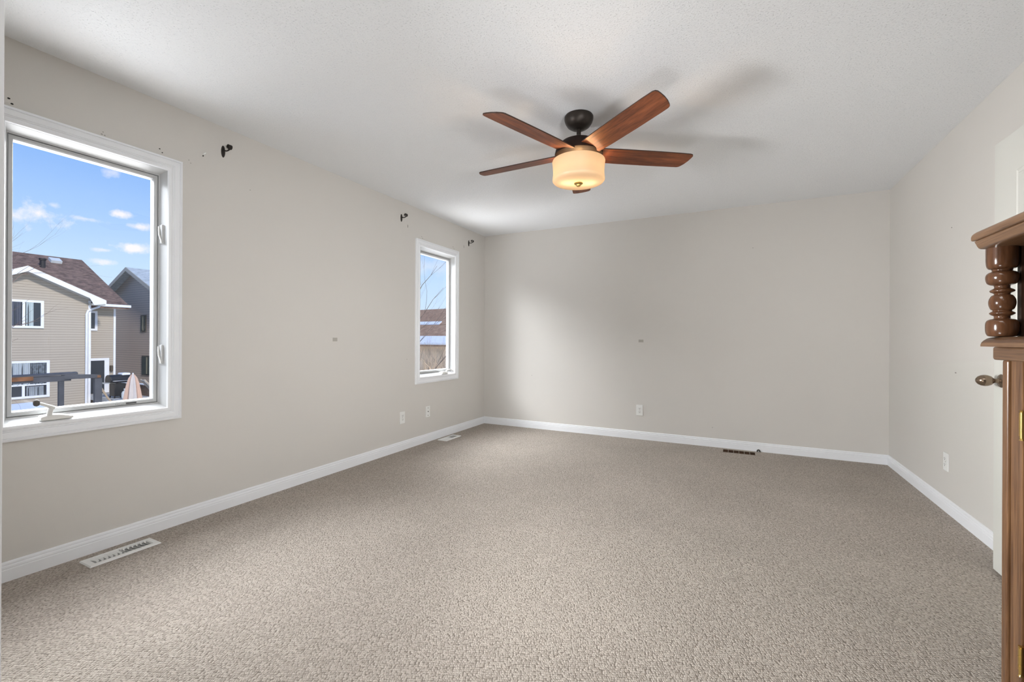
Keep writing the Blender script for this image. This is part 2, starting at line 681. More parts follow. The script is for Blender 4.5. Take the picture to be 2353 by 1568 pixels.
# ------------------------------------------------------------------ room dimensions
XL, XR, YF, CH = -2.91, 1.237, 4.987, 2.44
YN = 0.08          # room face of the near wall; the camera stands in its doorway
XJ = -0.3297        # left jamb of that doorway
WT = 0.105
W1 = (0.668, 1.443, 0.625, 2.128)     # casing outlines on the left wall (y0, y1, z0, z1)
W2 = (3.583, 4.366, 0.629, 2.128)
CW = 0.072

# floor, ceiling
f = MB().box(XL - 0.1, XR + 1.0, -2.6, YF + 0.1, -0.12, 0.0)
tag(f.build('floor', M_carpet), 'beige looped berber carpet covering the floor', None, kind='structure')
f = MB().box(XL - 0.1, XR + 1.0, -2.6, YF + 0.1, CH, CH + 0.12)
tag(f.build('ceiling', M_ceil), 'white popcorn textured ceiling', None, kind='structure')


def wall_with_holes(u0, u1, z0, z1, holes, fn, name, mats):
    """fn(mb, u0, u1, z0, z1) adds a piece of the wall"""
    mb = MB()
    us = sorted({u0, u1} | {h[0] for h in holes} | {h[1] for h in holes})
    for a, b in zip(us, us[1:]):
        hs = sorted([h for h in holes if h[0] <= a + 1e-6 and h[1] >= b - 1e-6], key=lambda h: h[2])
        z = z0
        for h in hs:
            if h[2] > z:
                fn(mb, a, b, z, h[2])
            z = h[3]
        if z < z1:
            fn(mb, a, b, z, z1)
    bmesh.ops.remove_doubles(mb.bm, verts=mb.bm.verts, dist=1e-5)
    return tag(mb.build(name, mats), kind='structure')


def opening(w):
    return (w[0] + CW - 0.004, w[1] - CW + 0.004, w[2] + CW - 0.004, w[3] - CW + 0.004)


wall_left = wall_with_holes(-0.5, YF + 0.15, 0, CH, [opening(W1), opening(W2)],
                            lambda mb, a, b, c, d: mb.box(XL - WT, XL, a, b, c, d), 'wall_left', M_wall)
wall_far = tag(MB().box(XL, XR + 0.12, YF, YF + 0.15, 0, CH).build('wall_far', M_wall), kind='structure')
DY0, DY1, DZ = 1.35, 2.165, 2.05
wall_right = wall_with_holes(YN, YF, 0, CH, [(DY0, DY1, -1, DZ)],
                             lambda mb, a, b, c, d: mb.box(XR, XR + 0.12, a, b, c, d), 'wall_right', M_wall)
mb = MB().box(XL, XJ - 0.018, YN - 0.12, YN, 0, CH).box(0.56, XR + 0.12, YN - 0.12, YN, 0, CH).box(XJ - 0.018, 0.56, YN - 0.12, YN, 2.06, CH)
tag(mb.build('wall_near', M_wall), kind='structure')
# hallway behind the camera and the closet behind the right-hand doorway
mb = MB().box(-1.3, 1.5, -2.5, -2.4, 0, CH).box(-1.4, -1.3, -2.5, YN - 0.12, 0, CH).box(1.4, 1.5, -2.5, YN - 0.12, 0, CH)
tag(mb.build('wall_hall', M_wall), kind='structure')
mb = MB().box(2.0, 2.1, 1.0, 2.6, 0, CH).box(XR + 0.12, 2.0, 1.0, 1.1, 0, CH).box(XR + 0.12, 2.0, 2.5, 2.6, 0, CH)
tag(mb.build('wall_closet', M_wall), kind='structure')
# jamb and casing of the doorway the camera stands in
mb = MB().box(XJ - 0.018, XJ, YN - 0.125, YN + 0.004, 0, 2.06).box(0.542, 0.56, YN - 0.125, YN + 0.004, 0, 2.06).box(XJ - 0.018, 0.56, YN - 0.125, YN + 0.004, 2.042, 2.06)
tag(mb.build('trim_1', M_trim, bevel=0.002), 'white door jamb at the left edge of the view', None, kind='structure')


# baseboards: colonial profile (offset from wall, height)
BP = [(0, 0), (0.0135, 0), (0.0135, 0.052), (0.0115, 0.0545), (0.0115, 0.058), (0.0135, 0.060), (0.0125, 0.068), (0.0090, 0.0715),
      (0.0090, 0.0745), (0.0105, 0.0765), (0.0095, 0.0835), (0.0050, 0.0870), (0.0, 0.0875)]


def baseboard(name, p0, p1, nrm):
    p0, p1, nrm = Vector(p0), Vector(p1), Vector(nrm)
    poly = [p0 + nrm * a + Vector((0, 0, b)) for a, b in BP]
    mb = MB().prism(poly, p1 - p0)
    return tag(mb.build(name, M_trim), kind='structure')


baseboard('baseboard_left', (XL, YN, 0), (XL, YF, 0), (1, 0, 0))
baseboard('baseboard_far', (XL, YF, 0), (XR, YF, 0), (0, -1, 0))
baseboard('baseboard_right', (XR, DY1 + 0.065, 0), (XR, YF, 0), (-1, 0, 0))
baseboard('baseboard_near', (XL, YN, 0), (XJ - 0.08, YN, 0), (0, 1, 0))

# ------------------------------------------------------------------ windows
# casing profile from the outer edge inward: (distance inward, thickness)
CP = [(0, 0), (0, 0.016), (0.010, 0.0185), (0.0125, 0.0135), (0.0155, 0.0165), (0.037, 0.0145), (0.041, 0.0105), (0.044, 0.0130),
      (0.0475, 0.0098), (0.051, 0.0125), (0.058, 0.0145), (0.068, 0.0120), (0.072, 0.006), (0.072, 0)]


def ring(mb, y0, y1, z0, z1, prof, x0, kz=1.0):
    """mitred frame in the plane x = x0; prof = (inset, thickness towards the room)"""
    loops = []
    for a, t in prof:
        loops.append([mb.bm.verts.new(Vector((x0 + t, yy, zz))) for yy, zz in ((y0 + a, z0 + a * kz), (y1 - a, z0 + a * kz), (y1 - a, z1 - a * kz), (y0 + a, z1 - a * kz))])
    n = len(loops)
    for k in range(n):
        A, B = loops[k], loops[(k + 1) % n]
        for i in range(4):
            j = (i + 1) % 4
            mb.bm.faces.new([A[i], A[j], B[j], B[i]])
    return mb


def make_window(idx, w, crank_y, crank_dir, crank_open):
    y0, y1, z0, z1 = w
    root = thing('window_%d' % idx, (XL, (y0 + y1) / 2, z0), kind='structure')
    inv = -Vector(root.location)
    mtx = Matrix.Translation(inv)

    def fin(mb, name, mats, par=None, **k):
        for v in mb.bm.verts:
            v.co = mtx @ v.co
        return mb.build(name, mats, par or root, **k)
    fin(ring(MB(), y0, y1, z0, z1, CP, XL), 'window_casing', M_trim)
    a = CW - 0.002
    iy0, iy1, iz0, iz1 = y0 + a, y1 - a, z0 + a, z1 - a
    # fixed vinyl frame set back in the opening
    fin(ring(MB(), iy0 - 0.001, iy1 + 0.001, iz0 - 0.001, iz1 + 0.001, [(0, -0.100), (0, 0.004), (0.003, 0.004), (0.006, -0.006), (0.018, -0.046), (0.0225, -0.049), (0.0235, -0.060), (0.0235, -0.100)], XL, 1.35), 'window_frame', M_vinyl)
    # sash with glazing stop
    fin(ring(MB(), iy0 + 0.0245, iy1 - 0.0245, iz0 + 0.0325, iz1 - 0.0325, [(0, -0.090), (0, -0.054), (0.002, -0.0515), (0.013, -0.0520), (0.0135, -0.0545), (0.0150, -0.0545), (0.0165, -0.0560), (0.0195, -0.067), (0.0195, -0.084), (0.010, -0.090), (0.0, -0.090)], XL, 1.2), 'sash', M_vinyl)
    g = 0.045
    fin(MB().box(XL - 0.074, XL - 0.069, iy0 + 0.043, iy1 - 0.043, iz0 + 0.055, iz1 - 0.055), 'glass_pane', M_glass)
    # outer stop
    fin(ring(MB(), iy0 + 0.039, iy1 - 0.039, iz0 + 0.050, iz1 - 0.050, [(0, -0.083), (0, -0.0765), (0.006, -0.0765), (0.007, -0.083)], XL), 'glazing_stop', M_trim)
    # sash locks on the right-hand frame
    for zc in ((1.69, 1.00) if idx == 1 else ()):
        lk = MB().box(XL - 0.050, XL - 0.016, iy1 - 0.020, iy1 - 0.007, zc - 0.055, zc + 0.055)
        lo = fin(lk, 'sash_lock', M_vinyl, bevel=0.004)
        lv = MB().tube([(XL - 0.044, iy1 - 0.022, zc + 0.045), (XL - 0.034, iy1 - 0.026, zc + 0.022), (XL - 0.031, iy1 - 0.026, zc - 0.005), (XL - 0.020, iy1 - 0.022, zc - 0.035), (XL - 0.015, iy1 - 0.022, zc - 0.050)], [0.004, 0.0045, 0.0045, 0.004, 0.003], 8)
        fin(lv, 'lock_lever', M_plastic, lo, smooth=True)
    # crank operator
    cz = iz0 + 0.010
    s = crank_dir
    base = MB()
    pts = []
    for k in range(13):
        t = k / 12
        yy = crank_y + s * (-0.030 + 0.115 * t)
        hgt = 0.008 + 0.016 * sin(pi * min(1.0, 0.12 + t * 0.95)) * (1 - 0.35 * t)
        pts.append((yy, hgt))
    low = [(p[0], 0.0) for p in pts]
    n = len(pts)
    top = [base.bm.verts.new(Vector((XL + 0.016, p[0], cz + p[1]))) for p in pts]
    bot = [base.bm.verts.new(Vector((XL + 0.020 - 0.002, p[0], cz - 0.004))) for p in pts]
    topb = [base.bm.verts.new(Vector((XL - 0.022, p[0], cz + p[1] + 0.003))) for p in pts]
    botb = [base.bm.verts.new(Vector((XL - 0.022, p[0], cz - 0.004))) for p in pts]
    for k in range(n - 1):
        base.bm.faces.new([top[k], top[k + 1], bot[k + 1], bot[k]])
        base.bm.faces.new([topb[k], topb[k + 1], top[k + 1], top[k]])
        base.bm.faces.new([bot[k], bot[k + 1], botb[k + 1], botb[k]])
        base.bm.faces.new([botb[k], botb[k + 1], topb[k + 1], topb[k]])
    base.bm.faces.new([top[0], bot[0], botb[0], topb[0]])
    base.bm.faces.new([top[-1], bot[-1], botb[-1], topb[-1]])
    bo = fin(base, 'crank_base', M_plastic, bevel=0.004, seg=3)
    if crank_open:
        h0 = Vector((XL + 0.010, crank_y, cz + 0.020))
        hub = MB().tube([h0, h0 + Vector((0.004, 0.002 * s, 0.022)), h0 + Vector((0.008, 0.006 * s, 0.040))], [0.011, 0.010, 0.011], 12)
        fin(hub, 'crank_hub', M_plastic, bo, smooth=True)
        e = h0 + Vector((0.008, 0.006 * s, 0.038))
        arm = MB().tube([e + Vector((0, 0.008 * s, -0.004)), e + Vector((0.006, -0.012 * s, 0.006)), e + Vector((0.016, -0.042 * s, 0.022)), e + Vector((0.020, -0.056 * s, 0.026))], [0.008, 0.008, 0.007, 0.006], 10)
        fin(arm, 'crank_arm', M_plastic, bo, smooth=True)
        q = e + Vector((0.020, -0.056 * s, 0.026))
        kp, kr = [], []
        for i_ in range(13):
            u_ = -1 + i_ / 6
            kp.append(q + Vector((0.001, -0.002 * s, 0.002 + 0.016 * u_)))
            kr.append(max(0.0012, 0.0115 * math.sqrt(max(0.0, 1 - abs(u_) ** 2.6))))
        kb = MB().tube(kp, kr, 24)
        tag(fin(kb, 'crank_knob', M_knobgrey, bo, smooth=True), 'worn grey crank knob')
    else:
        h0 = Vector((XL + 0.012, crank_y + 0.05 * s, cz + 0.020))
        arm = MB().tube([h0, h0 + Vector((0.006, 0.02 * s, 0.016)), h0 + Vector((0.010, 0.055 * s, 0.020)), h0 + Vector((0.008, 0.100 * s, 0.010)), h0 + Vector((0.006, 0.125 * s, -0.004)), h0 + Vector((0.008, 0.140 * s, 0.008)), h0 + Vector((0.012, 0.150 * s, 0.020))],
                        [0.012, 0.009, 0.006, 0.005, 0.006, 0.005, 0.004], 10)
        fin(arm, 'crank_arm', M_plastic, bo, smooth=True)
    if idx == 1:
        zt = iz0 + 0.034
        tag(fin(MB().box(XL - 0.0525, XL - 0.0508, 1.205, 1.252, zt + 0.002, zt + 0.011), 'sash_label', mat('label_grey', (0.10, 0.10, 0.10), 0.5)), 'small dark grey sticker on the lower sash rail')
        # printed maker's letters beside the sticker, worn and illegible
        pr = MB()
        for yy, w_ in ((1.160, 0.003), (1.168, 0.003), (1.176, 0.002), (1.182, 0.016)):
            pr.box(XL - 0.0525, XL - 0.0512, yy, yy + w_, zt + 0.004, zt + (0.0075 if w_ < 0.01 else 0.0052))
        fin(pr, 'printed_mark', mat('label_grey', (0.10, 0.10, 0.10), 0.5))
    return root


M_knobgrey = mat('crank_grey', (0.10, 0.095, 0.085), 0.55, 0.3)
make_window(1, W1, 0.885, 1, True)
make_window(2, W2, 4.070, 1, False)

# small marks on the walls: nail holes, scuffs and filler, as shallow pieces of the wall
M_hole = mat('nail_hole_dark', (0.035, 0.032, 0.028), 0.9)
M_scuff = mat('scuff_grey', (0.30, 0.285, 0.26), 0.8)
M_fill = mat('patched_paint', (0.42, 0.395, 0.355), 0.8)


def wall_mark(wall, axis, pos, w, h, m_, name='nail_hole', tilt=0.0):
    mb = MB()
    prof = [(max(w, h) * 0.5, 0.0), (max(w, h) * 0.45, 0.0012), (0, 0.0012)]
    if name == 'wall_patch':
        mb.box(-w / 2, w / 2, -h / 2, h / 2, 0, 0.0008)
    else:
        mb.lathe(prof, 12)
        for v in mb.bm.verts:
            v.co.x *= w / max(w, h)
            v.co.y *= h / max(w, h)
    if axis == 'L':
        rot = Matrix(((0, 0, 1), (1, 0, 0), (0, 1, 0))).to_4x4()
    elif axis == 'F':
        rot = Matrix(((1, 0, 0), (0, 0, -1), (0, 1, 0))).to_4x4()
    else:
        rot = Matrix(((0, 0, -1), (1, 0, 0), (0, 1, 0))).to_4x4()
    mt = Matrix.Translation(pos) @ rot @ Matrix.Rotation(tilt, 4, 'Z')
    for v in mb.bm.verts:
        v.co = mt @ v.co
    return mb.build(name, m_, wall)


for y_, z_, d_ in ((0.751, 2.167, 0.010), (0.761, 2.147, 0.010), (1.333, 2.167, 0.008), (1.346, 2.150, 0.007), (3.684, 2.164, 0.007),
                   (3.699, 2.149, 0.008), (4.260, 2.166, 0.008), (4.278, 2.146, 0.008)):
    wall_mark(wall_left, 'L', (XL, y_, z_), d_, d_ * 0.8, M_hole)
for y_, z_, w_, h_, t_ in ((1.082, 2.156, 0.005, 0.005, 0), (1.077, 2.143, 0.008, 0.005, 0), (1.089, 2.141, 0.006, 0.005, 0), (1.483, 2.158, 0.005, 0.005, 0), (1.493, 2.143, 0.005, 0.005, 0),
                           (3.464, 2.222, 0.009, 0.034, 0), (4.491, 2.213, 0.007, 0.035, 0.2), (1.857, 2.093, 0.006, 0.005, 0), (3.461, 0.892, 0.010, 0.006, 0)):
    wall_mark(wall_left, 'L', (XL, y_, z_), w_, h_, M_scuff, 'scuff_mark', t_)
for x_, z_ in ((-2.226, 0.651), (0.172, 2.018), (-0.187, 0.197)):
    wall_mark(wall_far, 'F', (x_, YF, z_), 0.008, 0.007, M_scuff, 'scuff_mark')
wall_mark(wall_right, 'R', (XR, 3.684, 0.902), 0.022, 0.008, M_scuff, 'scuff_mark')
wall_mark(wall_right, 'R', (XR, 3.748, 1.82), 0.012, 0.006, M_scuff, 'scuff_mark')
wall_mark(wall_left, 'L', (XL, 2.571, 1.0875), 0.046, 0.030, M_fill, 'wall_patch')
wall_mark(wall_far, 'F', (-0.909, YF, 1.085), 0.052, 0.030, M_fill, 'wall_patch')


# ------------------------------------------------------------------ curtain rod brackets
def bracket(y, z, label):
    root = thing('curtain_bracket', (XL, y, z), label, 'bracket', 'curtain rod brackets on the window wall')
    pl = MB().lathe([(0.0, 0.006), (0.010, 0.0055), (0.0140, 0.003), (0.0150, 0.0)], 20)
    for v in pl.bm.verts:
        v.co = Vector((v.co.z, v.co.x * 0.85, v.co.y * 2.55))
    pl.build('back_plate', M_brackt, root, smooth=True)
    ar = MB().tube([(0.004, 0.0, 0.010), (0.014, 0.002, 0.004), (0.026, 0.006, 0.001), (0.038, 0.010, 0.004), (0.046, 0.012, 0.011)], [0.005, 0.0045, 0.004, 0.004, 0.005], 10)
    ar.build('arm', M_brackt, root, smooth=True)
    n = 20
    cup = MB()
    pts = [(0.047 + 0.0145 * cos(a), 0.012, 0.0245 + 0.0145 * sin(a)) for a in [R(-100 + 300 * k / n) for k in range(n + 1)]]
    # a flat band bent into an open ring
    outs, ins = [], []
    for p in pts:
        c = Vector((0.047, 0.012, 0.0245))
        d = (Vector(p) - c)
        outs.append([cup.bm.verts.new(Vector(p) + Vector((0, s * 0.011, 0))) for s in (-1, 1)])
        ins.append([cup.bm.verts.new(c + d * 0.86 + Vector((0, s * 0.011, 0))) for s in (-1, 1)])
    for k in range(n):
        cup.bm.faces.new([outs[k][0], outs[k + 1][0], outs[k + 1][1], outs[k][1]])
        cup.bm.faces.new([ins[k][0], ins[k][1], ins[k + 1][1], ins[k + 1][0]])
        for s in (0, 1):
            cup.bm.faces.new([outs[k][s], outs[k + 1][s], ins[k + 1][s], ins[k][s]])
    for k in (0, n):
        cup.bm.faces.new([outs[k][0], outs[k][1], ins[k][1], ins[k][0]])
    cup.build('rod_cup', M_brackt, root, smooth=True)
    return root


bracket(1.680, 2.284, 'dark bronze curtain rod bracket right of the large near window')
bracket(3.368, 2.281, 'dark bronze curtain rod bracket up and left of the narrow far window')
bracket(4.597, 2.274, 'dark bronze curtain rod bracket between the far window and the corner')
root = thing('wall_anchor', (XL, 1.567, 2.222), 'small white screw anchor poking from the wall beside the near bracket', 'wall anchor')
MB().tube([(-0.01, 0, 0), (0.006, -0.002, 0.002), (0.013, 0.005, 0.010)], [0.005, 0.0055, 0.003], 10).build('plug', M_plastic, root, smooth=True)
MB().tube([(0.002, -0.006, -0.010), (0.006, -0.007, -0.011)], [0.004, 0.003], 8).build('screw_hole', M_hole, root)


# ------------------------------------------------------------------ outlets
def outlet(loc, rz, label, kind, name='wall_outlet'):
    cat = 'outlet'
    root = thing(name, loc, label, cat, 'duplex outlets low on the walls' if kind == 'duplex' else None)
    root.rotation_euler = (0, 0, rz)
    MB().box(-0.036, 0.036, 0, 0.006, -0.0585, 0.0585).build('cover_plate', M_plastic, root, bevel=0.0025)
    if kind == 'duplex':
        for s in (1, -1):
            fc = MB().lathe([(0.0165, 0.0), (0.0165, 0.003), (0.0150, 0.004), (0, 0.004)], 24)
            for v in fc.bm.verts:
                v.co = Vector((v.co.x, 0.0055 + v.co.z, max(-0.0125, min(0.0125, v.co.y)) + s * 0.0195))
            fo = fc.build('socket_face', M_plastic, root)
            sl = MB()
            sl.box(-0.0075, -0.0052, 0.0090, 0.0100, s * 0.0195 - 0.001, s * 0.0195 + 0.008)
            sl.box(0.0052, 0.0075, 0.0090, 0.0100, s * 0.0195 + 0.0, s * 0.0195 + 0.008)
            sl.box(-0.0028, 0.0028, 0.0090, 0.0100, s * 0.0195 - 0.0085, s * 0.0195 - 0.0030)
            sl.build('slots', M_slot, fo)
        MB().lathe([(0.003, 0.0055), (0.003, 0.0072), (0, 0.0076)], 10, Matrix.Rotation(-pi / 2, 4, 'X')).build('screw', M_sheet, root)
    else:
        for zz, r_ in ((0.038, 0.0042), (0.0, 0.0052), (-0.040, 0.0042)):
            MB().lathe([(r_, 0.005), (r_, 0.0075 if zz else 0.011), (r_ * 0.5, 0.008 if zz else 0.0115), (0, 0.008 if zz else 0.0115)], 14, Matrix.Translation((0, 0, zz)) @ Matrix.Rotation(-pi / 2, 4, 'X')).build('screw' if zz else 'coaxial_jack', M_slot2, root)
    return root


M_slot = mat('slot_dark', (0.10, 0.095, 0.09), 0.7)
M_slot2 = mat('jack_dark', (0.09, 0.08, 0.07), 0.45, 0.6)
# front of the plate looks along local +y
outlet((XL, 3.394, 0.320), -pi / 2, 'white duplex outlet low on the window wall, left of the cable plate', 'duplex')
outlet((XL, 3.798, 0.322), -pi / 2, 'narrow white cable plate with three dark dots below the far window', 'cable', 'cable_plate')
outlet((-0.921, YF, 0.320), pi, 'white duplex outlet low on the far wall', 'duplex')
outlet((XR, 3.808, 0.318), pi / 2, 'white duplex outlet low on the right-hand wall', 'duplex')


# ------------------------------------------------------------------ floor registers
def register(loc, rz, label):
    L, Wd = 0.292, 0.118
    root = thing('floor_register', loc, label, 'vent', 'floor registers along the window wall')
    root.rotation_euler = (0, 0, rz)
    fr = MB()
    # rim: sloped outer edge, flat top, opening in the middle (local x = length)
    def lp(hx, hy, z):
        return [fr.bm.verts.new(Vector((sx_ * hx, sy_ * hy, z))) for sx_, sy_ in ((-1, -1), (1, -1), (1, 1), (-1, 1))]
    loops = [lp(L / 2, Wd / 2, 0.001), lp(L / 2 - 0.004, Wd / 2 - 0.004, 0.0075), lp(L / 2 - 0.026, Wd / 2 - 0.022, 0.0085), lp(L / 2 - 0.028, Wd / 2 - 0.024, 0.001)]
    for A, B in zip(loops, loops[1:]):
        for i in range(4):
            j = (i + 1) % 4
            fr.bm.faces.new([A[i], A[j], B[j], B[i]])
    fr.build('rim', M_plastic, root)
    MB().box(-L / 2 + 0.02, L / 2 - 0.02, -Wd / 2 + 0.016, Wd / 2 - 0.016, 0.0002, 0.0012).build('damper', mat('register_inside', (0.30, 0.30, 0.29), 0.6), root)
    # curved louvres, fanned away from the middle
    n = 13
    hw = Wd / 2 - 0.022
    for k in range(n):
        t = (k - (n - 1) / 2) / ((n - 1) / 2)
        xc = t * (L / 2 - 0.036)
        sgn = 1 if t > 0.01 else (-1 if t < -0.01 else 0)
        lv = MB()
        a, b = [], []
        for q in range(9):
            u = -1 + q / 4
            bow = 0.013 * (1 - u * u) * (sgn if sgn else 0)
            a.append(lv.bm.verts.new(Vector((xc - bow * 1.0, u * hw, 0.0078))))
            b.append(lv.bm.verts.new(Vector((xc - bow * 1.0 + sgn * 0.007, u * hw, 0.0018))))
        a2 = [lv.bm.verts.new(v.co + Vector((0.0016, 0, 0))) for v in a]
        b2 = [lv.bm.verts.new(v.co + Vector((0.0016, 0, 0))) for v in b]
        for q in range(8):
            lv.bm.faces.new([a[q], a[q + 1], b[q + 1], b[q]])
            lv.bm.faces.new([a2[q], a2[q + 1], b2[q + 1], b2[q]])
            lv.bm.faces.new([a[q], a[q + 1], a2[q + 1], a2[q]])
            lv.bm.faces.new([b[q], b[q + 1], b2[q + 1], b2[q]])
        lv.build('louvre', M_plastic, root)
    return root


register((-2.775, 1.117, 0.0), pi / 2, 'white curved-louvre floor register below the large near window')
register((-2.795, 4.045, 0.0), pi / 2, 'white curved-louvre floor register below the narrow far window, seen edge on')

# uncovered duct opening at the far wall
root = thing('open_floor_duct', (0.055, 4.845, 0.0), 'uncovered brown floor duct opening against the far wall, missing its grille', 'vent')
MB().box(-0.139, 0.139, -0.059, 0.059, 0.0008, 0.0030).build('duct_bottom', M_duct, root)
rim = MB()
for s in (-1, 1):
    rim.box(min(s * 0.140, s * 0.168), max(s * 0.140, s * 0.168), -0.066, 0.066, 0.0008, 0.0045)
    rim.box(-0.1395, 0.1395, min(s * 0.060, s * 0.066), max(s * 0.060, s * 0.066), 0.0008, 0.0045)
rim.build('carpet_edge', mat('carpet_edge', (0.40, 0.35, 0.30), 0.95, bump=(300, 0.6, 0.002)), root)
for k in range(5):
    x_ = -0.140 + 0.28 * (k + 1) / 6
    MB().box(x_ - 0.0015, x_ + 0.0015, -0.059, 0.059, 0.003, 0.0042).build('divider', M_sheet, root)
root = thing('cable_stub', (0.228, YF - 0.022, 0.0), 'short black cable stub sticking up behind the open duct', 'cable')
MB().tube([(0.012 * cos(pi * k / 10), -0.003, 0.002 + 0.018 * sin(pi * k / 10)) for k in range(11)], 0.0055, 10).build('loop', M_hole, root, smooth=True)

# ------------------------------------------------------------------ ceiling fan
FX, FY = -0.8354, 2.5455
fan = thing('ceiling_fan', (FX, FY, CH), 'dark bronze ceiling fan with five cherry blades and a lit frosted glass bowl', 'ceiling fan')
MB().lathe([(0, 0), (0.082, 0), (0.086, -0.006), (0.086, -0.020), (0.080, -0.040), (0.067, -0.060), (0.050, -0.072), (0.034, -0.078), (0.030, -0.081), (0.0, -0.081)], 48).build('canopy', M_bronze, fan, smooth=True)
MB().lathe([(0.013, -0.075), (0.013, -0.165)], 20).build('downrod', M_bronze, fan, smooth=True)
tag(MB().lathe([(0.013, -0.112), (0.016, -0.116), (0.020, -0.128), (0.031, -0.136), (0.033, -0.142), (0.02, -0.145)], 28).build('coupling_cover', mat('coupling_grey', (0.22, 0.20, 0.18), 0.35, 0.7), fan, smooth=True), 'grey metal coupling cover')
MB().lathe([(0.0, -0.138), (0.040, -0.139), (0.075, -0.146), (0.104, -0.160), (0.126, -0.182), (0.138, -0.206), (0.143, -0.228), (0.143, -0.236), (0.120, -0.243), (0.0, -0.243)], 64).build('motor_housing', mat('housing_bronze', (0.018, 0.009, 0.006), 0.55, 0.0, 0.15), fan, smooth=True)
MB().lathe([(0.05, -0.242), (0.05, -0.262), (0.03, -0.266), (0.0, -0.266)], 32).build('lamp_fitter', M_bronze, fan, smooth=True)


def blade_mesh():
    """blade along +x, thickness along z"""
    out = [(0.118, -0.066), (0.25, -0.0700), (0.45, -0.0705), (0.62, -0.0685), (0.685, -0.066), (0.699, -0.061), (0.705, -0.051), (0.7045, -0.032), (0.699, 0.0), (0.689, 0.030),
           (0.677, 0.052), (0.669, 0.062), (0.657, 0.0665), (0.62, 0.068), (0.45, 0.0705), (0.25, 0.0700), (0.118, 0.066)]
    mb = MB()
    # bow the long sides smoothly by giving top and bottom faces with inner cut points
    b = [mb.bm.verts.new(Vector((x, y, -0.0035))) for x, y in out]
    t = [mb.bm.verts.new(Vector((x, y, 0.0035))) for x, y in out]
    mb.bm.faces.new(b[::-1]).material_index = 0
    mb.bm.faces.new(t).material_index = 0
    n = len(out)
    for i in range(n):
        mb.bm.faces.new([b[i], b[(i + 1) % n], t[(i + 1) % n], t[i]]).material_index = 1
    return mb


first = None
for k in range(5):
    if first is None:
        first = blade_mesh().build('blade', [M_blade, M_bladeedge], fan, bevel=0.0012)
        o = first
    else:
        o = first.copy()
        COL.objects.link(o)
        o.parent = fan
    a = R(322.09 + 72 * k)
    o.location = (0, 0, 2.213 - CH)
    # +y edge of each blade is the lower one
    o.rotation_euler = (Matrix.Rotation(a, 4, 'Z') @ Matrix.Rotation(R(-12.5), 4, 'X')).to_euler()

# frosted bowl
sh = bpy.data.materials.new('frosted_glass')
sh.use_nodes = True
n, l = sh.node_tree.nodes, sh.node_tree.links
n.clear()
o_ = n.new('ShaderNodeOutputMaterial')
tl = n.new('ShaderNodeBsdfTranslucent')
tl.inputs[0].default_value = (0.30, 0.26, 0.20, 1)
df = n.new('ShaderNodeBsdfDiffuse')
df.inputs[0].default_value = (0.50, 0.45, 0.36, 1)
gg = n.new('ShaderNodeBsdfGlossy')
gg.inputs['Roughness'].default_value = 0.35
ms = n.new('ShaderNodeMixShader')
ms.inputs[0].default_value = 0.50
l.new(tl.outputs[0], ms.inputs[1])
l.new(df.outputs[0], ms.inputs[2])
m2 = n.new('ShaderNodeMixShader')
m2.inputs[0].default_value = 0.05
l.new(ms.outputs[0], m2.inputs[1])
l.new(gg.outputs[0], m2.inputs[2])
zz = n.new('ShaderNodeTexNoise')
zz.inputs['Scale'].default_value = 60
bz = n.new('ShaderNodeBump')
bz.inputs['Strength'].default_value = 0.05
l.new(zz.outputs[0], bz.inputs['Height'])
l.new(bz.outputs[0], df.inputs['Normal'])
l.new(m2.outputs[0], o_.inputs[0])
MB().lathe([(0.150, -0.268), (0.1555, -0.270), (0.1575, -0.276), (0.1545, -0.300), (0.1520, -0.335), (0.1530, -0.360), (0.1560, -0.377), (0.1555, -0.386), (0.149, -0.394),
            (0.125, -0.399), (0.07, -0.402), (0.0, -0.403)], 72, caps=False).build('glass_bowl', sh, fan, smooth=True)
tag(MB().lathe([(0.0, -0.400), (0.026, -0.402), (0.027, -0.406), (0.022, -0.410), (0.014, -0.412), (0.013, -0.418), (0.008, -0.423), (0.0, -0.424)], 32).build('finial', M_brass, fan, smooth=True), 'brass finial')
for s in (-1, 1):
    a = R(322 + 15)
    bx, by = cos(R(26.6)) * 0.066 * s, sin(R(26.6)) * 0.066 * s
    bu = MB().lathe([(0, 0.030), (0.012, 0.026), (0.014, 0.010), (0.022, -0.006), (0.022, -0.020), (0.012, -0.032), (0, -0.034)], 16)
    bo = bu.build('bulb', glass_mat('bulb_glass', 0.04), fan, smooth=True)
    bo.location = (bx, by, -0.318)
    lt = lamp('fan_lamp', 'POINT', (FX + bx, FY + by, CH - 0.352), None, 1.0, (1.0, 0.72, 0.45), shadow_soft_size=0.02)

lamp('fan_lamp_upper', 'POINT', (FX, FY, CH - 0.315), None, 2.6, (1.0, 0.58, 0.26), shadow_soft_size=0.012)

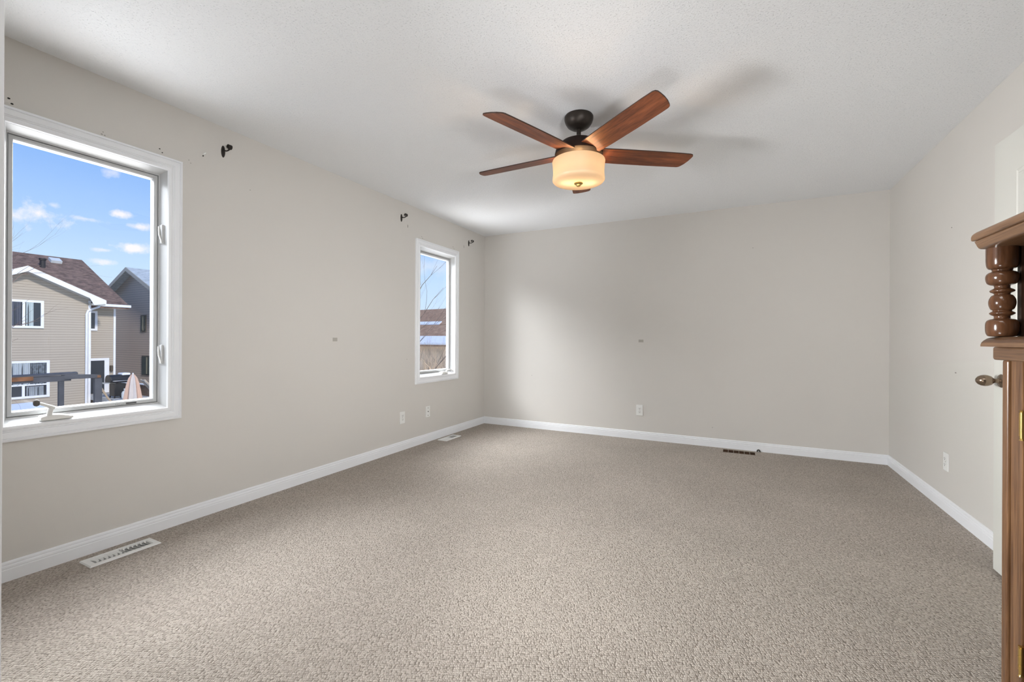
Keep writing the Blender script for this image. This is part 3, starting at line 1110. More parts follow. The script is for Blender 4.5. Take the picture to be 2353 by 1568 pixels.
# ------------------------------------------------------------------ open door on the right wall
door = thing('door_1', (1.13, 2.165, 0.0), kind='structure')
DL0, DL1 = 0.0, 2.905 - 2.165      # along +y
leaf = MB()
leaf.box(-0.020, 0.015, DL0, DL1, 0.016, 2.030)
leaf.build('door_leaf', M_door, door, bevel=0.002)
for (a, b, c, d) in ((0.12, DL1 - 0.185, 1.02, 1.855), (0.12, DL1 - 0.185, 0.20, 0.86)):
    mb = MB()
    x0 = -0.020
    loops = []
    for ins, t in ((0, -0.001), (0.006, 0.004), (0.012, 0.001), (0.020, 0.001), (0.026, 0.005), (0.040, 0.0055)):
        loops.append([mb.bm.verts.new(Vector((x0 - t, y_, z_))) for y_, z_ in ((a + ins, c + ins), (b - ins, c + ins), (b - ins, d - ins), (a + ins, d - ins))])
    for A, B in zip(loops, loops[1:]):
        for i in range(4):
            j = (i + 1) % 4
            mb.bm.faces.new([A[i], A[j], B[j], B[i]])
    mb.bm.faces.new(loops[-1])
    mb.build('raised_panel', M_door, door)
kz = 0.915
kn = MB().lathe([(0.0, 0.0), (0.030, 0.0), (0.031, 0.004), (0.027, 0.009), (0.016, 0.011), (0.011, 0.014), (0.010, 0.026), (0.013, 0.031), (0.021, 0.038), (0.0255, 0.050), (0.0265, 0.060), (0.024, 0.072), (0.018, 0.082), (0.009, 0.089), (0.0, 0.091)], 32,
                 Matrix.Translation((-0.020, 2.830 - 2.165, kz)) @ Matrix.Rotation(-pi / 2, 4, 'Y'))
tag(kn.build('door_knob', M_agedbrass, door, smooth=True), 'aged brass egg-shaped door knob')
for zz in (0.25, 1.05, 1.80):
    MB().tube([(0.022, -0.004, zz - 0.045), (0.022, -0.004, zz + 0.045)], 0.006, 10).build('hinge', M_brass, door, smooth=True)
mb = MB()
mb.box(XR - 0.014, XR, DY1 - 0.005, DY1 + 0.060, 0, DZ + 0.06)
mb.box(XR - 0.014, XR, DY0 - 0.060, DY0 + 0.005, 0, DZ + 0.06)
mb.box(XR - 0.014, XR, DY0, DY1, DZ - 0.005, DZ + 0.06)
mb.box(XR - 0.004, XR + 0.12, DY1 - 0.015, DY1 + 0.0, 0, DZ)
mb.box(XR - 0.004, XR + 0.12, DY0, DY0 + 0.015, 0, DZ)
tag(mb.build('trim_2', M_trim, bevel=0.002), kind='structure')

# ------------------------------------------------------------------ oak cabinet at the right edge
CX0, CY1 = 0.655, 1.662       # front face plane x, far end y
CY0 = 0.78
CXB = 1.05
cab = thing('oak_cabinet', (0.85, 1.22, 0.0), 'brown oak cabinet with turned spindle posts and brass hinges at the right edge', 'cabinet')
cm = Matrix.Translation((-0.85, -1.22, 0.0))


def cpart(mb, name, m_, par=None, **k):
    for v in mb.bm.verts:
        v.co = cm @ v.co
    return mb.build(name, m_, par or cab, **k)


# top board: rounded upper lip over a wider moulded lower board
TZ = 1.378
tp = MB()
x0, y1 = 0.583, 1.637
prof = [(0.000, 0.0), (0.001, 0.010), (0.006, 0.020), (0.014, 0.024)]


def nosed(mb, xf, ye, zb, zt, depth_pts):
    """slab whose front (-x) and far (+y) edges follow depth_pts = (inset, z)"""
    lp = []
    for ins, z_ in depth_pts:
        lp.append([mb.bm.verts.new(Vector(p)) for p in ((xf + ins, CY0 + ins, z_), (CXB, CY0 + ins, z_), (CXB, ye - ins, z_), (xf + ins, ye - ins, z_))])
    mb.bm.faces.new(lp[0])
    mb.bm.faces.new(lp[-1])
    for A, B in zip(lp, lp[1:]):
        for i in range(4):
            j = (i + 1) % 4
            mb.bm.faces.new([A[i], A[j], B[j], B[i]])
    return mb


cpart(nosed(MB(), 0.5805, 1.640, 0, 0, [(0.003, 1.3690), (0.0008, 1.3705), (0.0, 1.373), (0.0, 1.380), (0.0012, 1.385), (0.0040, 1.389), (0.008, 1.3922), (0.013, 1.394)]), 'top_board', M_woodY, smooth=True)
cpart(nosed(MB(), 0.5855, 1.634, 0, 0, [(0.028, 1.343), (0.014, 1.3435), (0.009, 1.345), (0.006, 1.348), (0.004, 1.353), (0.002, 1.360), (0.0, 1.3665), (0.0025, 1.3692)]), 'cornice', M_woodY, smooth=True)
# shelf under the spindles
cpart(nosed(MB(), 0.602, 1.645, 0, 0, [(0.000, 1.083), (0.0, 1.088), (0.0015, 1.094), (0.0045, 1.099), (0.009, 1.104), (0.014, 1.107), (0.020, 1.109)]), 'middle_shelf', M_woodY, smooth=True)
# apron below the shelf
cpart(MB().box(0.631, CXB, CY0 + 0.01, 1.660, 1.047, 1.083), 'apron', M_woodY, bevel=0.006, seg=3)
# turned posts
SPZ = 1.109
SP = [(0.0, 0.0), (0.030, 0.001), (0.037, 0.005), (0.0405, 0.016), (0.0405, 0.034), (0.037, 0.042), (0.030, 0.046), (0.021, 0.048), (0.020, 0.054),
      (0.024, 0.056), (0.0305, 0.060), (0.031, 0.063), (0.0265, 0.066), (0.023, 0.069), (0.029, 0.074), (0.0330, 0.086), (0.0320, 0.098), (0.026, 0.108), (0.020, 0.111),
      (0.021, 0.114), (0.029, 0.118), (0.030, 0.122), (0.024, 0.126), (0.020, 0.128), (0.020, 0.134), (0.030, 0.137), (0.0370, 0.142), (0.0405, 0.152),
      (0.0400, 0.162), (0.034, 0.169), (0.026, 0.172), (0.026, 0.177), (0.034, 0.180), (0.0385, 0.188), (0.0400, 0.202), (0.0400, 0.212), (0.0400, 0.222), (0.0400, 0.230), (0.0400, 0.236)]
for y_ in (1.611, CY0 + 0.07):
    mb = MB().lathe(smooth_profile([(r_ * 0.76, z_) for r_, z_ in SP]), 64, Matrix.Translation((0.631, y_, SPZ)))
    cpart(mb, 'turned_post', M_woodT, smooth=True)
cpart(MB().box(0.661, 1.04, 1.597, 1.615, SPZ, 1.345), 'upper_side_panel', M_woodShade)
cpart(MB().box(0.72, 1.04, CY0 + 0.03, CY0 + 0.048, SPZ, 1.345), 'upper_side_panel', M_woodShade)
cpart(MB().box(1.03, 1.045, CY0 + 0.03, 1.618, SPZ, 1.345), 'upper_back_panel', M_woodShade)
# lower body: far and near side panels, back, stiles and floor
cpart(MB().box(CX0 + 0.004, 1.04, CY1 - 0.018, CY1, 0.0, 1.047), 'side_panel', M_wood)
cpart(MB().box(CX0 + 0.004, 1.04, CY0 + 0.01, CY0 + 0.028, 0.0, 1.047), 'side_panel', M_wood)
cpart(MB().box(1.030, 1.045, CY0 + 0.028, CY1 - 0.018, 0.0, 1.047), 'back_panel', M_woodShade)
st = MB().box(CX0 - 0.004, CX0 + 0.018, CY1 - 0.0265, CY1, 0.0, 1.047)
cpart(st, 'corner_bead', M_wood, bevel=0.005, seg=3)
cpart(MB().box(CX0 + 0.001, CX0 + 0.018, CY1 - 0.084, CY1 - 0.032, 0.0, 1.047), 'stile', M_wood, bevel=0.002)
cpart(MB().box(CX0 + 0.006, CX0 + 0.018, CY1 - 0.032, CY1 - 0.026, 0.0, 1.047), 'groove_strip', M_woodShade)
cpart(MB().box(CX0 + 0.001, CX0 + 0.018, CY0 + 0.02, CY0 + 0.10, 0.0, 1.047), 'stile', M_wood, bevel=0.002)
cpart(MB().box(CX0 + 0.001, CX0 + 0.018, CY0 + 0.10, CY1 - 0.084, 0.0, 0.12), 'bottom_rail', M_woodY, bevel=0.002)
cpart(MB().box(CX0 + 0.02, 1.03, CY0 + 0.028, CY1 - 0.018, 0.10, 0.12), 'bottom_shelf', M_woodShade)
cpart(MB().box(CX0 + 0.05, CX0 + 0.065, CY0 + 0.03, CY1 - 0.018, 0.12, 1.047), 'inner_panel', M_woodShade)  # cavity shade painted into the panel colour
for zc in (0.885, 0.290):
    hg = MB()
    yy = CY1 - 0.092
    hg.tube([(CX0 - 0.003, yy, zc - 0.033), (CX0 - 0.003, yy, zc + 0.033)], 0.0045, 12)
    for s in (-1, 1):
        hg.tube([(CX0 - 0.003, yy, zc + s * 0.033), (CX0 - 0.003, yy, zc + s * 0.038)], [0.0035, 0.0055], 12)
        hg.tube([(CX0 - 0.003, yy, zc + s * 0.011), (CX0 - 0.003, yy, zc + s * 0.013)], [0.0052, 0.0052], 12)
    hg.box(CX0 - 0.0015, CX0 + 0.001, yy, yy + 0.018, zc - 0.030, zc + 0.030)
    cpart(hg, 'hinge', M_brass, smooth=True)

# ================================================================== outdoors
GZ = -2.9
gm = bpy.data.materials.new('winter_ground')
gm.use_nodes = True
n, l = gm.node_tree.nodes, gm.node_tree.links
t = n.new('ShaderNodeTexCoord')
z = n.new('ShaderNodeTexNoise')
z.inputs['Scale'].default_value = 0.35
z.inputs['Detail'].default_value = 6
l.new(t.outputs['Object'], z.inputs['Vector'])
rp = n.new('ShaderNodeValToRGB')
rp.color_ramp.elements[0].position = 0.47
rp.color_ramp.elements[1].position = 0.53
rp.color_ramp.elements[0].color = (0.30, 0.24, 0.16, 1)
rp.color_ramp.elements[1].color = (0.85, 0.87, 0.90, 1)
l.new(z.outputs[0], rp.inputs[0])
l.new(rp.outputs[0], n['Principled BSDF'].inputs['Base Color'])
n['Principled BSDF'].inputs['Roughness'].default_value = 0.9
tag(MB().box(-90, -3.2, -40, 90, GZ - 0.2, GZ).build('ground', gm), 'winter ground with patches of snow behind the houses', None, kind='structure')

M_sidA = siding_mat('siding_beige', (0.44, 0.385, 0.315), 0.105)
M_sidB = siding_mat('siding_taupe', (0.66, 0.55, 0.47), 0.125)
M_sidC = mat('siding_tan', (0.86, 0.66, 0.45), 0.8, var=(3, 0.15))
M_roofA = shingle_mat('shingle_brown', (0.075, 0.047, 0.037), (0.29, 0.19, 0.15))
M_roofB = shingle_mat('shingle_grey', (0.34, 0.38, 0.40), (0.60, 0.65, 0.68), 9)
M_roofC = shingle_mat('shingle_tan', (0.28, 0.15, 0.085), (0.54, 0.33, 0.20), 5)
M_fascia = mat('white_fascia', (0.82, 0.84, 0.88), 0.5)
M_soffit = mat('soffit', (0.50, 0.50, 0.47), 0.7)
M_fasciaB = mat('taupe_fascia', (0.50, 0.46, 0.40), 0.6)
M_snow = mat('snow', (0.88, 0.90, 0.94), 0.8, bump=(8, 0.4, 0.03))
M_hglass = mat('house_glass', (0.03, 0.035, 0.045), 0.08, 0.0, 0.8)
M_curtain = mat('grey_curtain', (0.30, 0.33, 0.36), 0.9, var=(2, 0.3))


def curtain_mb(x, y0, y1, z0, z1, pitch=0.09):
    mb = MB()
    n_ = max(4, int((y1 - y0) / pitch * 4))
    top, bot = [], []
    for i in range(n_ + 1):
        y_ = y0 + (y1 - y0) * i / n_
        dx = 0.018 * sin(i * pi / 2 + (i % 3))
        top.append(mb.bm.verts.new(Vector((x + dx, y_, z1))))
        bot.append(mb.bm.verts.new(Vector((x + dx * 1.4, y_, z0))))
    for i in range(n_):
        mb.bm.faces.new([top[i], top[i + 1], bot[i + 1], bot[i]])
    return mb


# ---- house A
hA = thing('beige_house', (-27.5, 7.0, GZ), 'beige sided two storey house with brown shingle roof behind the near window', 'house')
iA = Matrix.Translation((27.5, -7.0, -GZ))


def part_of(root, mtx):
    def f_(mb, name, m_, par=None, **k):
        for v in mb.bm.verts:
            v.co = mtx @ v.co
        return mb.build(name, m_, par or root, **k)
    return f_


pA = part_of(hA, iA)
AX, BX = -25.2, -26.2
S1 = 0.48
PK = (6.93, 3.91)     # peak of the cross gable (y, z top of roof)


def gz(y):
    return PK[1] - S1 * abs(y - PK[0])


ya0, ya1 = 4.90, 8.96
pA(MB().prism([(AX, ya0, GZ), (AX, ya1, GZ), (AX, ya1, gz(ya1) - 0.10), (AX, PK[0], PK[1] - 0.12), (AX, ya0, gz(ya0) - 0.10)], (-3.5, 0, 0)), 'front_wall', M_sidA)
pA(MB().box(-36, BX, 0.5, 10.22, GZ, 2.62), 'main_wall', M_sidA)
pA(MB().prism([(-25.7 - 0.5, 10.22, 2.60), (-30.67, 10.22, 5.05), (-35.6, 10.22, 2.60)], (0, -0.1, 0)), 'gable_wall', M_sidA)
# main roof slab
sl = 0.515
pA(MB().prism([(-25.65, 0.3, 2.58), (-30.67, 0.3, 5.165), (-35.7, 0.3, 2.58), (-35.7, 0.3, 2.43), (-30.67, 0.3, 5.015), (-25.65, 0.3, 2.43)], (0, 10.56 - 0.3, 0)), 'main_roof', M_roofA)
# cross gable roof
ov = -24.8
yr0, yr1 = 4.5, 9.36
pA(MB().prism([(ov + 0.03, yr0, gz(yr0)), (ov + 0.03, PK[0], PK[1] + 0.02), (ov + 0.03, yr1, gz(yr1)), (ov + 0.03, yr1, gz(yr1) - 0.06), (ov + 0.03, PK[0], PK[1] - 0.04), (ov + 0.03, yr0, gz(yr0) - 0.06)], (-3.6, 0, 0)), 'gable_roof', M_roofA)
fd = 0.23
pA(MB().prism([(ov, yr0, gz(yr0) - 0.02), (ov, PK[0], PK[1] - 0.01), (ov, yr1, gz(yr1) - 0.02), (ov, yr1, gz(yr1) - fd + 0.06), (ov, 8.95, gz(yr1) - fd - 0.02), (ov, 8.80, gz(8.80) - fd), (ov, PK[0], PK[1] - fd), (ov, yr0, gz(yr0) - fd)], (0.03, 0, 0)), 'fascia', M_fascia)
# soffit under the overhang
pA(MB().prism([(ov - 0.005, yr0, gz(yr0) - fd), (ov - 0.005, PK[0], PK[1] - fd), (ov - 0.005, 8.90, gz(8.90) - fd), (ov - 0.005, 8.90, gz(8.90) - fd + 0.03), (ov - 0.005, PK[0], PK[1] - fd + 0.03), (ov - 0.005, yr0, gz(yr0) - fd + 0.03)], (-0.40, 0, 0)), 'soffit', M_soffit)
pA(MB().box(AX, ov - 0.005, 8.90, 9.34, gz(yr1) - fd - 0.02, gz(yr1) - fd + 0.06), 'eave_return', M_soffit)
pA(MB().box(AX - 0.04, AX + 0.02, 8.90, 8.985, GZ, gz(8.9) - 0.26), 'corner_trim', M_fascia)
pA(MB().box(BX - 0.04, BX + 0.03, 10.16, 10.24, GZ, 2.44), 'corner_trim', M_fascia)
# gutter along the recessed eave
pA(MB().box(-25.70, -25.58, 9.38, 10.60, 2.50, 2.62), 'gutter', M_fascia, bevel=0.02)
pA(MB().box(BX, -25.70, 8.96, 10.5, 2.44, 2.47), 'soffit', M_soffit)
pA(MB().tube([(-25.62, 9.45, 2.55), (-25.3, 9.30, 2.46), (-25.12, 8.86, 2.25), (-25.12, 8.82, 2.10), (-25.12, 8.82, 0.0), (-25.12, 8.82, GZ + 0.1)], 0.045, 8), 'downspout', M_fascia, smooth=True)
# windows
for (y0, y1, z0, z1, ym, nm) in ((6.25, 7.50, 1.45, 2.57, 6.93, 'upper'), (6.12, 7.68, -1.36, 0.14, 6.93, 'lower')):
    fr = pA(ring(MB(), y0, y1, z0, z1, [(0, 0), (0, 0.05), (0.09, 0.05), (0.09, 0.0)], AX), 'house_window', M_fascia)
    pA(MB().box(AX, AX + 0.012, y0 + 0.08, y1 - 0.08, z0 + 0.08, z1 - 0.08), 'pane', M_hglass, fr)
    if nm == 'upper':
        pA(MB().box(AX, AX + 0.045, ym - 0.04, ym + 0.04, z0 + 0.08, z1 - 0.08), 'mullion', M_fascia, fr)
        pA(curtain_mb(AX + 0.03, 7.00, 7.20, z0 + 0.09, z1 - 0.09), 'curtain', mat('pale_curtain', (0.48, 0.55, 0.56), 0.9), fr)
        pA(curtain_mb(AX + 0.03, 6.36, 6.86, z0 + 0.09, z1 - 0.09), 'curtain', mat('dim_curtain', (0.10, 0.11, 0.14), 0.9), fr)
    else:
        pA(MB().box(AX, AX + 0.045, ym - 0.04, ym + 0.04, z0 + 0.08, z0 + 0.50), 'mullion', M_fascia, fr)
        pA(MB().box(AX, AX + 0.045, y0 + 0.08, y1 - 0.08, z0 + 0.501, z0 + 0.56), 'rail', M_fascia, fr)
        pA(curtain_mb(AX + 0.03, 7.02, 7.50, z0 + 0.09, z0 + 0.47), 'curtain', M_curtain, fr)
        pA(curtain_mb(AX + 0.03, 6.30, 7.12, z0 + 0.54, z1 - 0.09), 'curtain', mat('sheer_curtain', (0.42, 0.47, 0.51), 0.9), fr)
        pA(curtain_mb(AX + 0.03, 7.14, 7.58, z0 + 0.54, z1 - 0.09, 0.06), 'curtain', mat('dark_sheer', (0.17, 0.20, 0.23), 0.9, var=(9, 0.5)), fr)
fr = pA(ring(MB(), 8.70, 9.56, 1.40, 2.30, [(0, 0), (0, 0.05), (0.09, 0.05), (0.09, 0)], BX), 'house_window', M_fascia)
pA(MB().box(BX, BX + 0.02, 8.78, 9.48, 1.48, 2.22), 'pane', M_hglass, fr)
# back door
dA = pA(MB().box(BX, BX + 0.03, 9.0, 9.82, -1.48, 0.02), 'house_door', mat('dark_door', (0.028, 0.034, 0.045), 0.4))
pA(MB().box(BX, BX + 0.06, 9.82, 9.99, -1.48, 0.02).box(BX, BX + 0.06, 9.0, 9.99, 0.02, 0.13), 'door_trim', M_fascia, dA)
pA(MB().box(BX + 0.0, BX + 0.12, 10.02, 10.12, -0.50, -0.22), 'wall_lantern', mat('lantern_brown', (0.08, 0.06, 0.04), 0.6), bevel=0.02)
# roof furniture
rv = MB().lathe([(0.10, 0), (0.10, 0.42), (0.13, 0.44), (0.13, 0.52), (0, 0.54)], 16, Matrix.Translation((-29.2, 8.65, 4.30)))
pA(rv, 'vent_pipe', mat('black_pipe', (0.02, 0.018, 0.02), 0.6))
mt = Matrix.Translation((-30.0, 9.33, 4.86)) @ Matrix.Rotation(math.atan(sl), 4, 'Y')
pA(MB().box(-0.20, 0.20, -0.20, 0.20, -0.05, 0.10, mt), 'roof_vent', mat('vent_grey', (0.62, 0.66, 0.68), 0.5))

# ---- house B
hB = thing('taupe_house', (-29.6, 16, GZ), 'taupe sided house with steep grey roof, at the right edge of the near window', 'house')
pB = part_of(hB, Matrix.Translation((29.6, -16, -GZ)))
BXr, BZr, BY = -29.64, 4.94, 12.0
sb = 0.472


def bz_(x):
    return BZr - sb * abs(x - BXr)


pB(MB().prism([(-33.2, BY + 0.45, GZ), (-26.0, BY + 0.45, GZ), (-26.0, BY + 0.45, bz_(-26.0) - 0.1), (BXr, BY + 0.45, BZr - 0.1), (-33.2, BY + 0.45, bz_(-33.2) - 0.1)], (0, 9, 0)), 'walls', M_sidB)
pB(MB().prism([(-33.8, BY + 0.02, bz_(-33.8)), (BXr, BY + 0.02, BZr), (-25.4, BY + 0.02, bz_(-25.4)), (-25.4, BY + 0.02, bz_(-25.4) - 0.12), (BXr, BY + 0.02, BZr - 0.12), (-33.8, BY + 0.02, bz_(-33.8) - 0.12)], (0, 9.6, 0)), 'roof', M_roofB)
pB(MB().prism([(-33.8, BY, bz_(-33.8) - 0.01), (BXr, BY, BZr - 0.01), (-25.4, BY, bz_(-25.4) - 0.01), (-25.4, BY, bz_(-25.4) - 0.22), (BXr, BY, BZr - 0.22), (-33.8, BY, bz_(-33.8) - 0.22)], (0, 0.025, 0)), 'fascia', M_fasciaB)
for (x0, x1, z0, z1) in ((-28.95, -28.45, 1.45, 2.27), (-28.8, -27.75, -0.90, 0.06)):
    w_ = pB(MB().box(x0 - 0.03, x1 + 0.03, BY + 0.42, BY + 0.46, z0 - 0.05, z1 + 0.05), 'house_window', mat('taupe_dark', (0.13, 0.11, 0.09), 0.6))
    pB(MB().box(x0 + 0.03, x1 - 0.03, BY + 0.405, BY + 0.425, z0, z1), 'pane', mat('greenish_glass', (0.05, 0.065, 0.06), 0.1, 0, 0.8), w_)
    pB(MB().box((x0 + x1) / 2 - 0.07, (x0 + x1) / 2 + 0.05, BY + 0.40, BY + 0.41, z0 + 0.03, z1 - 0.03), 'blind', mat('blind_cream', (0.40, 0.38, 0.28), 0.8), w_)
mt = Matrix.Translation((-29.3, 14.0, 4.84)) @ Matrix.Rotation(math.atan(sb), 4, 'Y')
pB(MB().box(-0.1, 0.35, -0.5, 0.5, -0.05, 0.10, mt), 'roof_vent', mat('black_pipe', (0.02, 0.018, 0.02), 0.6))

# ---- raised deck with snow
DZk = -1.50
dk = thing('back_deck', (-24.0, 10.4, GZ), 'snow dusted raised deck with a brown railing behind the beige house', 'deck')
pD = part_of(dk, Matrix.Translation((24.0, -10.4, -GZ)))
pD(MB().box(-26.14, -21.5, 8.99, 10.35, DZk - 0.15, DZk), 'deck_boards', mat('grey_deck', (0.46, 0.46, 0.46), 0.8, var=(5, 0.35)))
for x_ in (-26.0, -24.0, -21.7):
    for y_ in (9.2, 10.2):
        pD(MB().box(x_ - 0.07, x_ + 0.07, y_ - 0.07, y_ + 0.07, GZ, DZk - 0.15), 'post', mat('deck_brown', (0.16, 0.105, 0.075), 0.8, var=(6, 0.3)))
pD(MB().box(-26.1, -21.4, 10.15, 10.30, -1.02, -0.97), 'cap_rail', M_snow)
for k in range(26):
    x_ = -26.0 + k * 0.18
    pD(MB().box(x_, x_ + 0.13, 10.20, 10.24, DZk, -1.02), 'baluster', mat('deck_brown', (0.16, 0.105, 0.075), 0.8, var=(6, 0.3)))
# ---- barbecue
bq = thing('barbecue', (-23.7, 9.35, DZk), 'black barbecue grill with a snowy lid on the deck', 'barbecue')
M_blk = mat('black_enamel', (0.022, 0.022, 0.024), 0.35, 0.2)
MB().box(-0.22, 0.22, -0.20, 0.20, 0.08, 0.62).build('cart', M_blk, bq, bevel=0.02)
hood = MB()
pr = [(-0.26, 0.66), (-0.28, 0.78), (-0.22, 0.92), (-0.08, 0.99), (0.10, 0.99), (0.22, 0.92), (0.28, 0.78), (0.26, 0.66)]
hood.prism([(x_, -0.34, z_) for x_, z_ in pr], (0, 0.72, 0))
hood.build('lid', M_blk, bq, bevel=0.02)
MB().box(-0.18, 0.24, 0.06, 0.36, 0.96, 1.06).build('snow_on_lid', M_snow, bq, bevel=0.04, seg=3)
MB().box(-0.2, 0.2, 0.38, 0.62, 0.66, 0.70).build('side_shelf', M_blk, bq)
MB().box(-0.2, 0.2, -0.56, -0.34, 0.64, 0.68).build('side_shelf', mat('grill_steel', (0.55, 0.56, 0.56), 0.35, 0.6), bq)
MB().tube([(0.30, -0.28, 0.74), (0.34, -0.24, 0.74), (0.34, 0.24, 0.74), (0.30, 0.28, 0.74)], 0.014, 8).build('lid_handle', mat('grill_steel', (0.55, 0.56, 0.56), 0.35, 0.6), bq, smooth=True)
for s in (-1, 1):
    for q in (-1, 1):
        MB().box(s * 0.2 - 0.02, s * 0.2 + 0.02, q * 0.18 - 0.02, q * 0.18 + 0.02, 0.0, 0.08).build('leg', M_blk, bq)
# propane tank
MB_t = MB().lathe([(0, 0), (0.13, 0.0), (0.15, 0.03), (0.16, 0.10), (0.16, 0.24), (0.13, 0.32), (0.05, 0.36), (0.05, 0.37), (0.0, 0.37)], 24)
pt = thing('propane_tank', (-22.9, 9.33, DZk), 'white propane tank standing on the deck right of the barbecue', 'propane tank')
MB_t.build('tank_body', mat('tank_white', (0.75, 0.76, 0.74), 0.4, var=(4, 0.12)), pt, smooth=True)
MB().lathe([(0.085, 0.34), (0.085, 0.44), (0.075, 0.44), (0.075, 0.34)], 20).build('collar', mat('tank_white', (0.75, 0.76, 0.74), 0.4), pt, smooth=True)
# closed parasol
pz_ = thing('closed_parasol', (-20.9, 8.72, DZk), 'closed striped peach and white parasol on the deck', 'parasol')
cn = MB()
NS = 48
loops = []
for z_, r_ in ((0.08, 0.29), (0.35, 0.25), (0.75, 0.19), (1.0, 0.13), (1.12, 0.07), (1.17, 0.02)):
    loops.append([cn.bm.verts.new(Vector((r_ * (1 + 0.16 * cos(8 * 2 * pi * i / NS)) * cos(2 * pi * i / NS), r_ * (1 + 0.16 * cos(8 * 2 * pi * i / NS)) * sin(2 * pi * i / NS), z_))) for i in range(NS)])
for A, B in zip(loops, loops[1:]):
    for i in range(NS):
        j = (i + 1) % NS
        fc = cn.bm.faces.new([A[i], A[j], B[j], B[i]])
        fc.material_index = (i // 6) % 2
cn.bm.faces.new(loops[-1])
cn.build('canopy', [mat('parasol_peach', (0.62, 0.42, 0.32), 0.9), mat('parasol_cream', (0.62, 0.56, 0.52), 0.9)], pz_, smooth=True)
MB().lathe([(0.025, 0), (0.025, 1.2), (0, 1.22)], 12).build('pole', M_fascia, pz_)
MB().lathe([(0, 0), (0.22, 0), (0.22, 0.06), (0.05, 0.09), (0, 0.09)], 24).build('base', M_soffit, pz_)
# leaning folded chair
fc = thing('folded_chair', (-20.6, 9.22, DZk), 'folded tan and blue garden chair leaning beside the parasol', 'chair')
MB().tube([(0, -0.25, 0.95), (0, 0.10, 0.50), (0, 0.35, 0.0)], 0.018, 8).build('frame', mat('tan_tube', (0.60, 0.50, 0.38), 0.5), fc, smooth=True)
MB().tube([(-0.3, -0.25, 0.95), (-0.3, 0.10, 0.50), (-0.3, 0.35, 0.0)], 0.018, 8).build('frame', mat('tan_tube', (0.60, 0.50, 0.38), 0.5), fc, smooth=True)
MB().prism([(-0.29, -0.24, 0.93), (-0.01, -0.24, 0.93), (-0.01, 0.10, 0.46), (-0.29, 0.10, 0.46)], (0.01, -0.03, -0.02)).build('fabric', mat('chair_fabric', (0.42, 0.40, 0.36), 0.9, var=(4, 0.4)), fc)
# bent plank on the ground
pk = tag(MB().tube([(0, -0.35, 1.15), (0, -0.25, 0.85), (0, 0.0, 0.35), (0.1, 0.22, 0.02)], [0.03, 0.035, 0.035, 0.03], 6).build('bent_plank', mat('tan_plank', (0.50, 0.38, 0.26), 0.7)), 'curved tan plank leaning at the left edge of the deck', 'plank')
pk.location = (-22.6, 8.62, DZk - 0.25)
# debris on the deck edge
random.seed(4)

# ---- dark pergola frame
pg = thing('pergola', (-18.6, 5.8, GZ), 'weathered dark wooden pergola frame with rusty edges in the yard', 'pergola')
pP = part_of(pg, Matrix.Translation((18.6, -5.8, -GZ)))
M_perg = mat('pergola_dark', (0.065, 0.068, 0.080), 0.6, var=(2, 0.3))
M_rust = mat('pergola_rust', (0.17, 0.075, 0.032), 0.8, var=(5, 0.5))
pP(MB().box(-18.66, -18.54, 3.2, 6.15, -0.27, -0.10), 'front_beam', M_perg, bevel=0.01)
pP(MB().prism([(-18.52, 3.2, -0.07), (-18.52, 6.30, -0.02), (-18.66, 6.30, 0.0), (-18.66, 3.2, -0.03)], (0, 0, -0.06)), 'beam_cap', M_perg)
pP(MB().box(-18.53, -18.50, 3.2, 5.30, -0.20, -0.08), 'beam_face', M_rust)
pP(MB().prism([(-18.66, 5.95, -0.06), (-18.66, 5.95, -0.22), (-18.30, 6.72, -0.20), (-18.30, 6.72, -0.10)], (0.10, 0, 0)), 'end_beam', M_perg)
pP(MB().prism([(-18.55, 6.30, -0.12), (-18.55, 6.30, -0.22), (-18.28, 6.74, -0.20), (-18.28, 6.74, -0.12)], (0.10, 0, 0)), 'end_beam_face', M_rust)
pP(MB().box(-18.65, -18.55, 5.87, 5.99, GZ, -0.26), 'post', M_perg)
pP(MB().box(-18.32, -18.20, 6.60, 6.78, GZ, -0.22), 'post', M_perg)
pP(MB().box(-18.65, -18.55, 3.3, 3.42, GZ, -0.26), 'post', M_perg)
# ---- low white shed roof
shd = thing('low_shed', (-16.0, 4.2, GZ), 'low shed with a white snow covered roof just below the near window', 'shed')
pS = part_of(shd, Matrix.Translation((16.0, -4.2, -GZ)))
pS(MB().box(-16.9, -15.2, 3.2, 4.92, GZ, -0.88), 'walls', M_soffit)
pS(MB().prism([(-17.1, 3.0, -0.72), (-17.1, 4.85, -0.68), (-17.1, 5.0, -0.76), (-17.1, 3.0, -0.80)], (2.0, 0, 0)), 'roof_snow', M_snow, bevel=0.03)
pS(MB().box(-17.08, -15.12, 3.05, 5.0, -0.88, -0.83), 'roof_edge', M_blk)
pS(MB().box(-17.0, -15.2, 3.1, 4.96, -0.83, -0.77), 'roof_panel', M_snow)

# ---- houses seen through the narrow window
hC = thing('brown_roofed_house', (-22, 34, GZ), 'distant house with a low brown hip roof and snowy eave, seen in the far window', 'house')
pC = part_of(hC, Matrix.Translation((22, -34, -GZ)))
pC(MB().box(-34, -12, 27.0, 38, GZ, 2.1), 'walls', M_sidC)
mb = MB()
b_ = [mb.bm.verts.new(Vector(p)) for p in ((-35, 26.4, 2.15), (-11, 26.4, 2.15), (-11, 39, 2.15), (-35, 39, 2.15))]
r_ = [mb.bm.verts.new(Vector(p)) for p in ((-29.5, 31, 3.55), (-21.5, 31, 3.70))]
for f_ in ((b_[0], b_[1], r_[1], r_[0]), (b_[1], b_[2], r_[1]), (b_[2], b_[3], r_[0], r_[1]), (b_[3], b_[0], r_[0]), (b_[3], b_[2], b_[1], b_[0])):
    mb.bm.faces.new(f_)
pC(mb, 'roof', M_roofC)
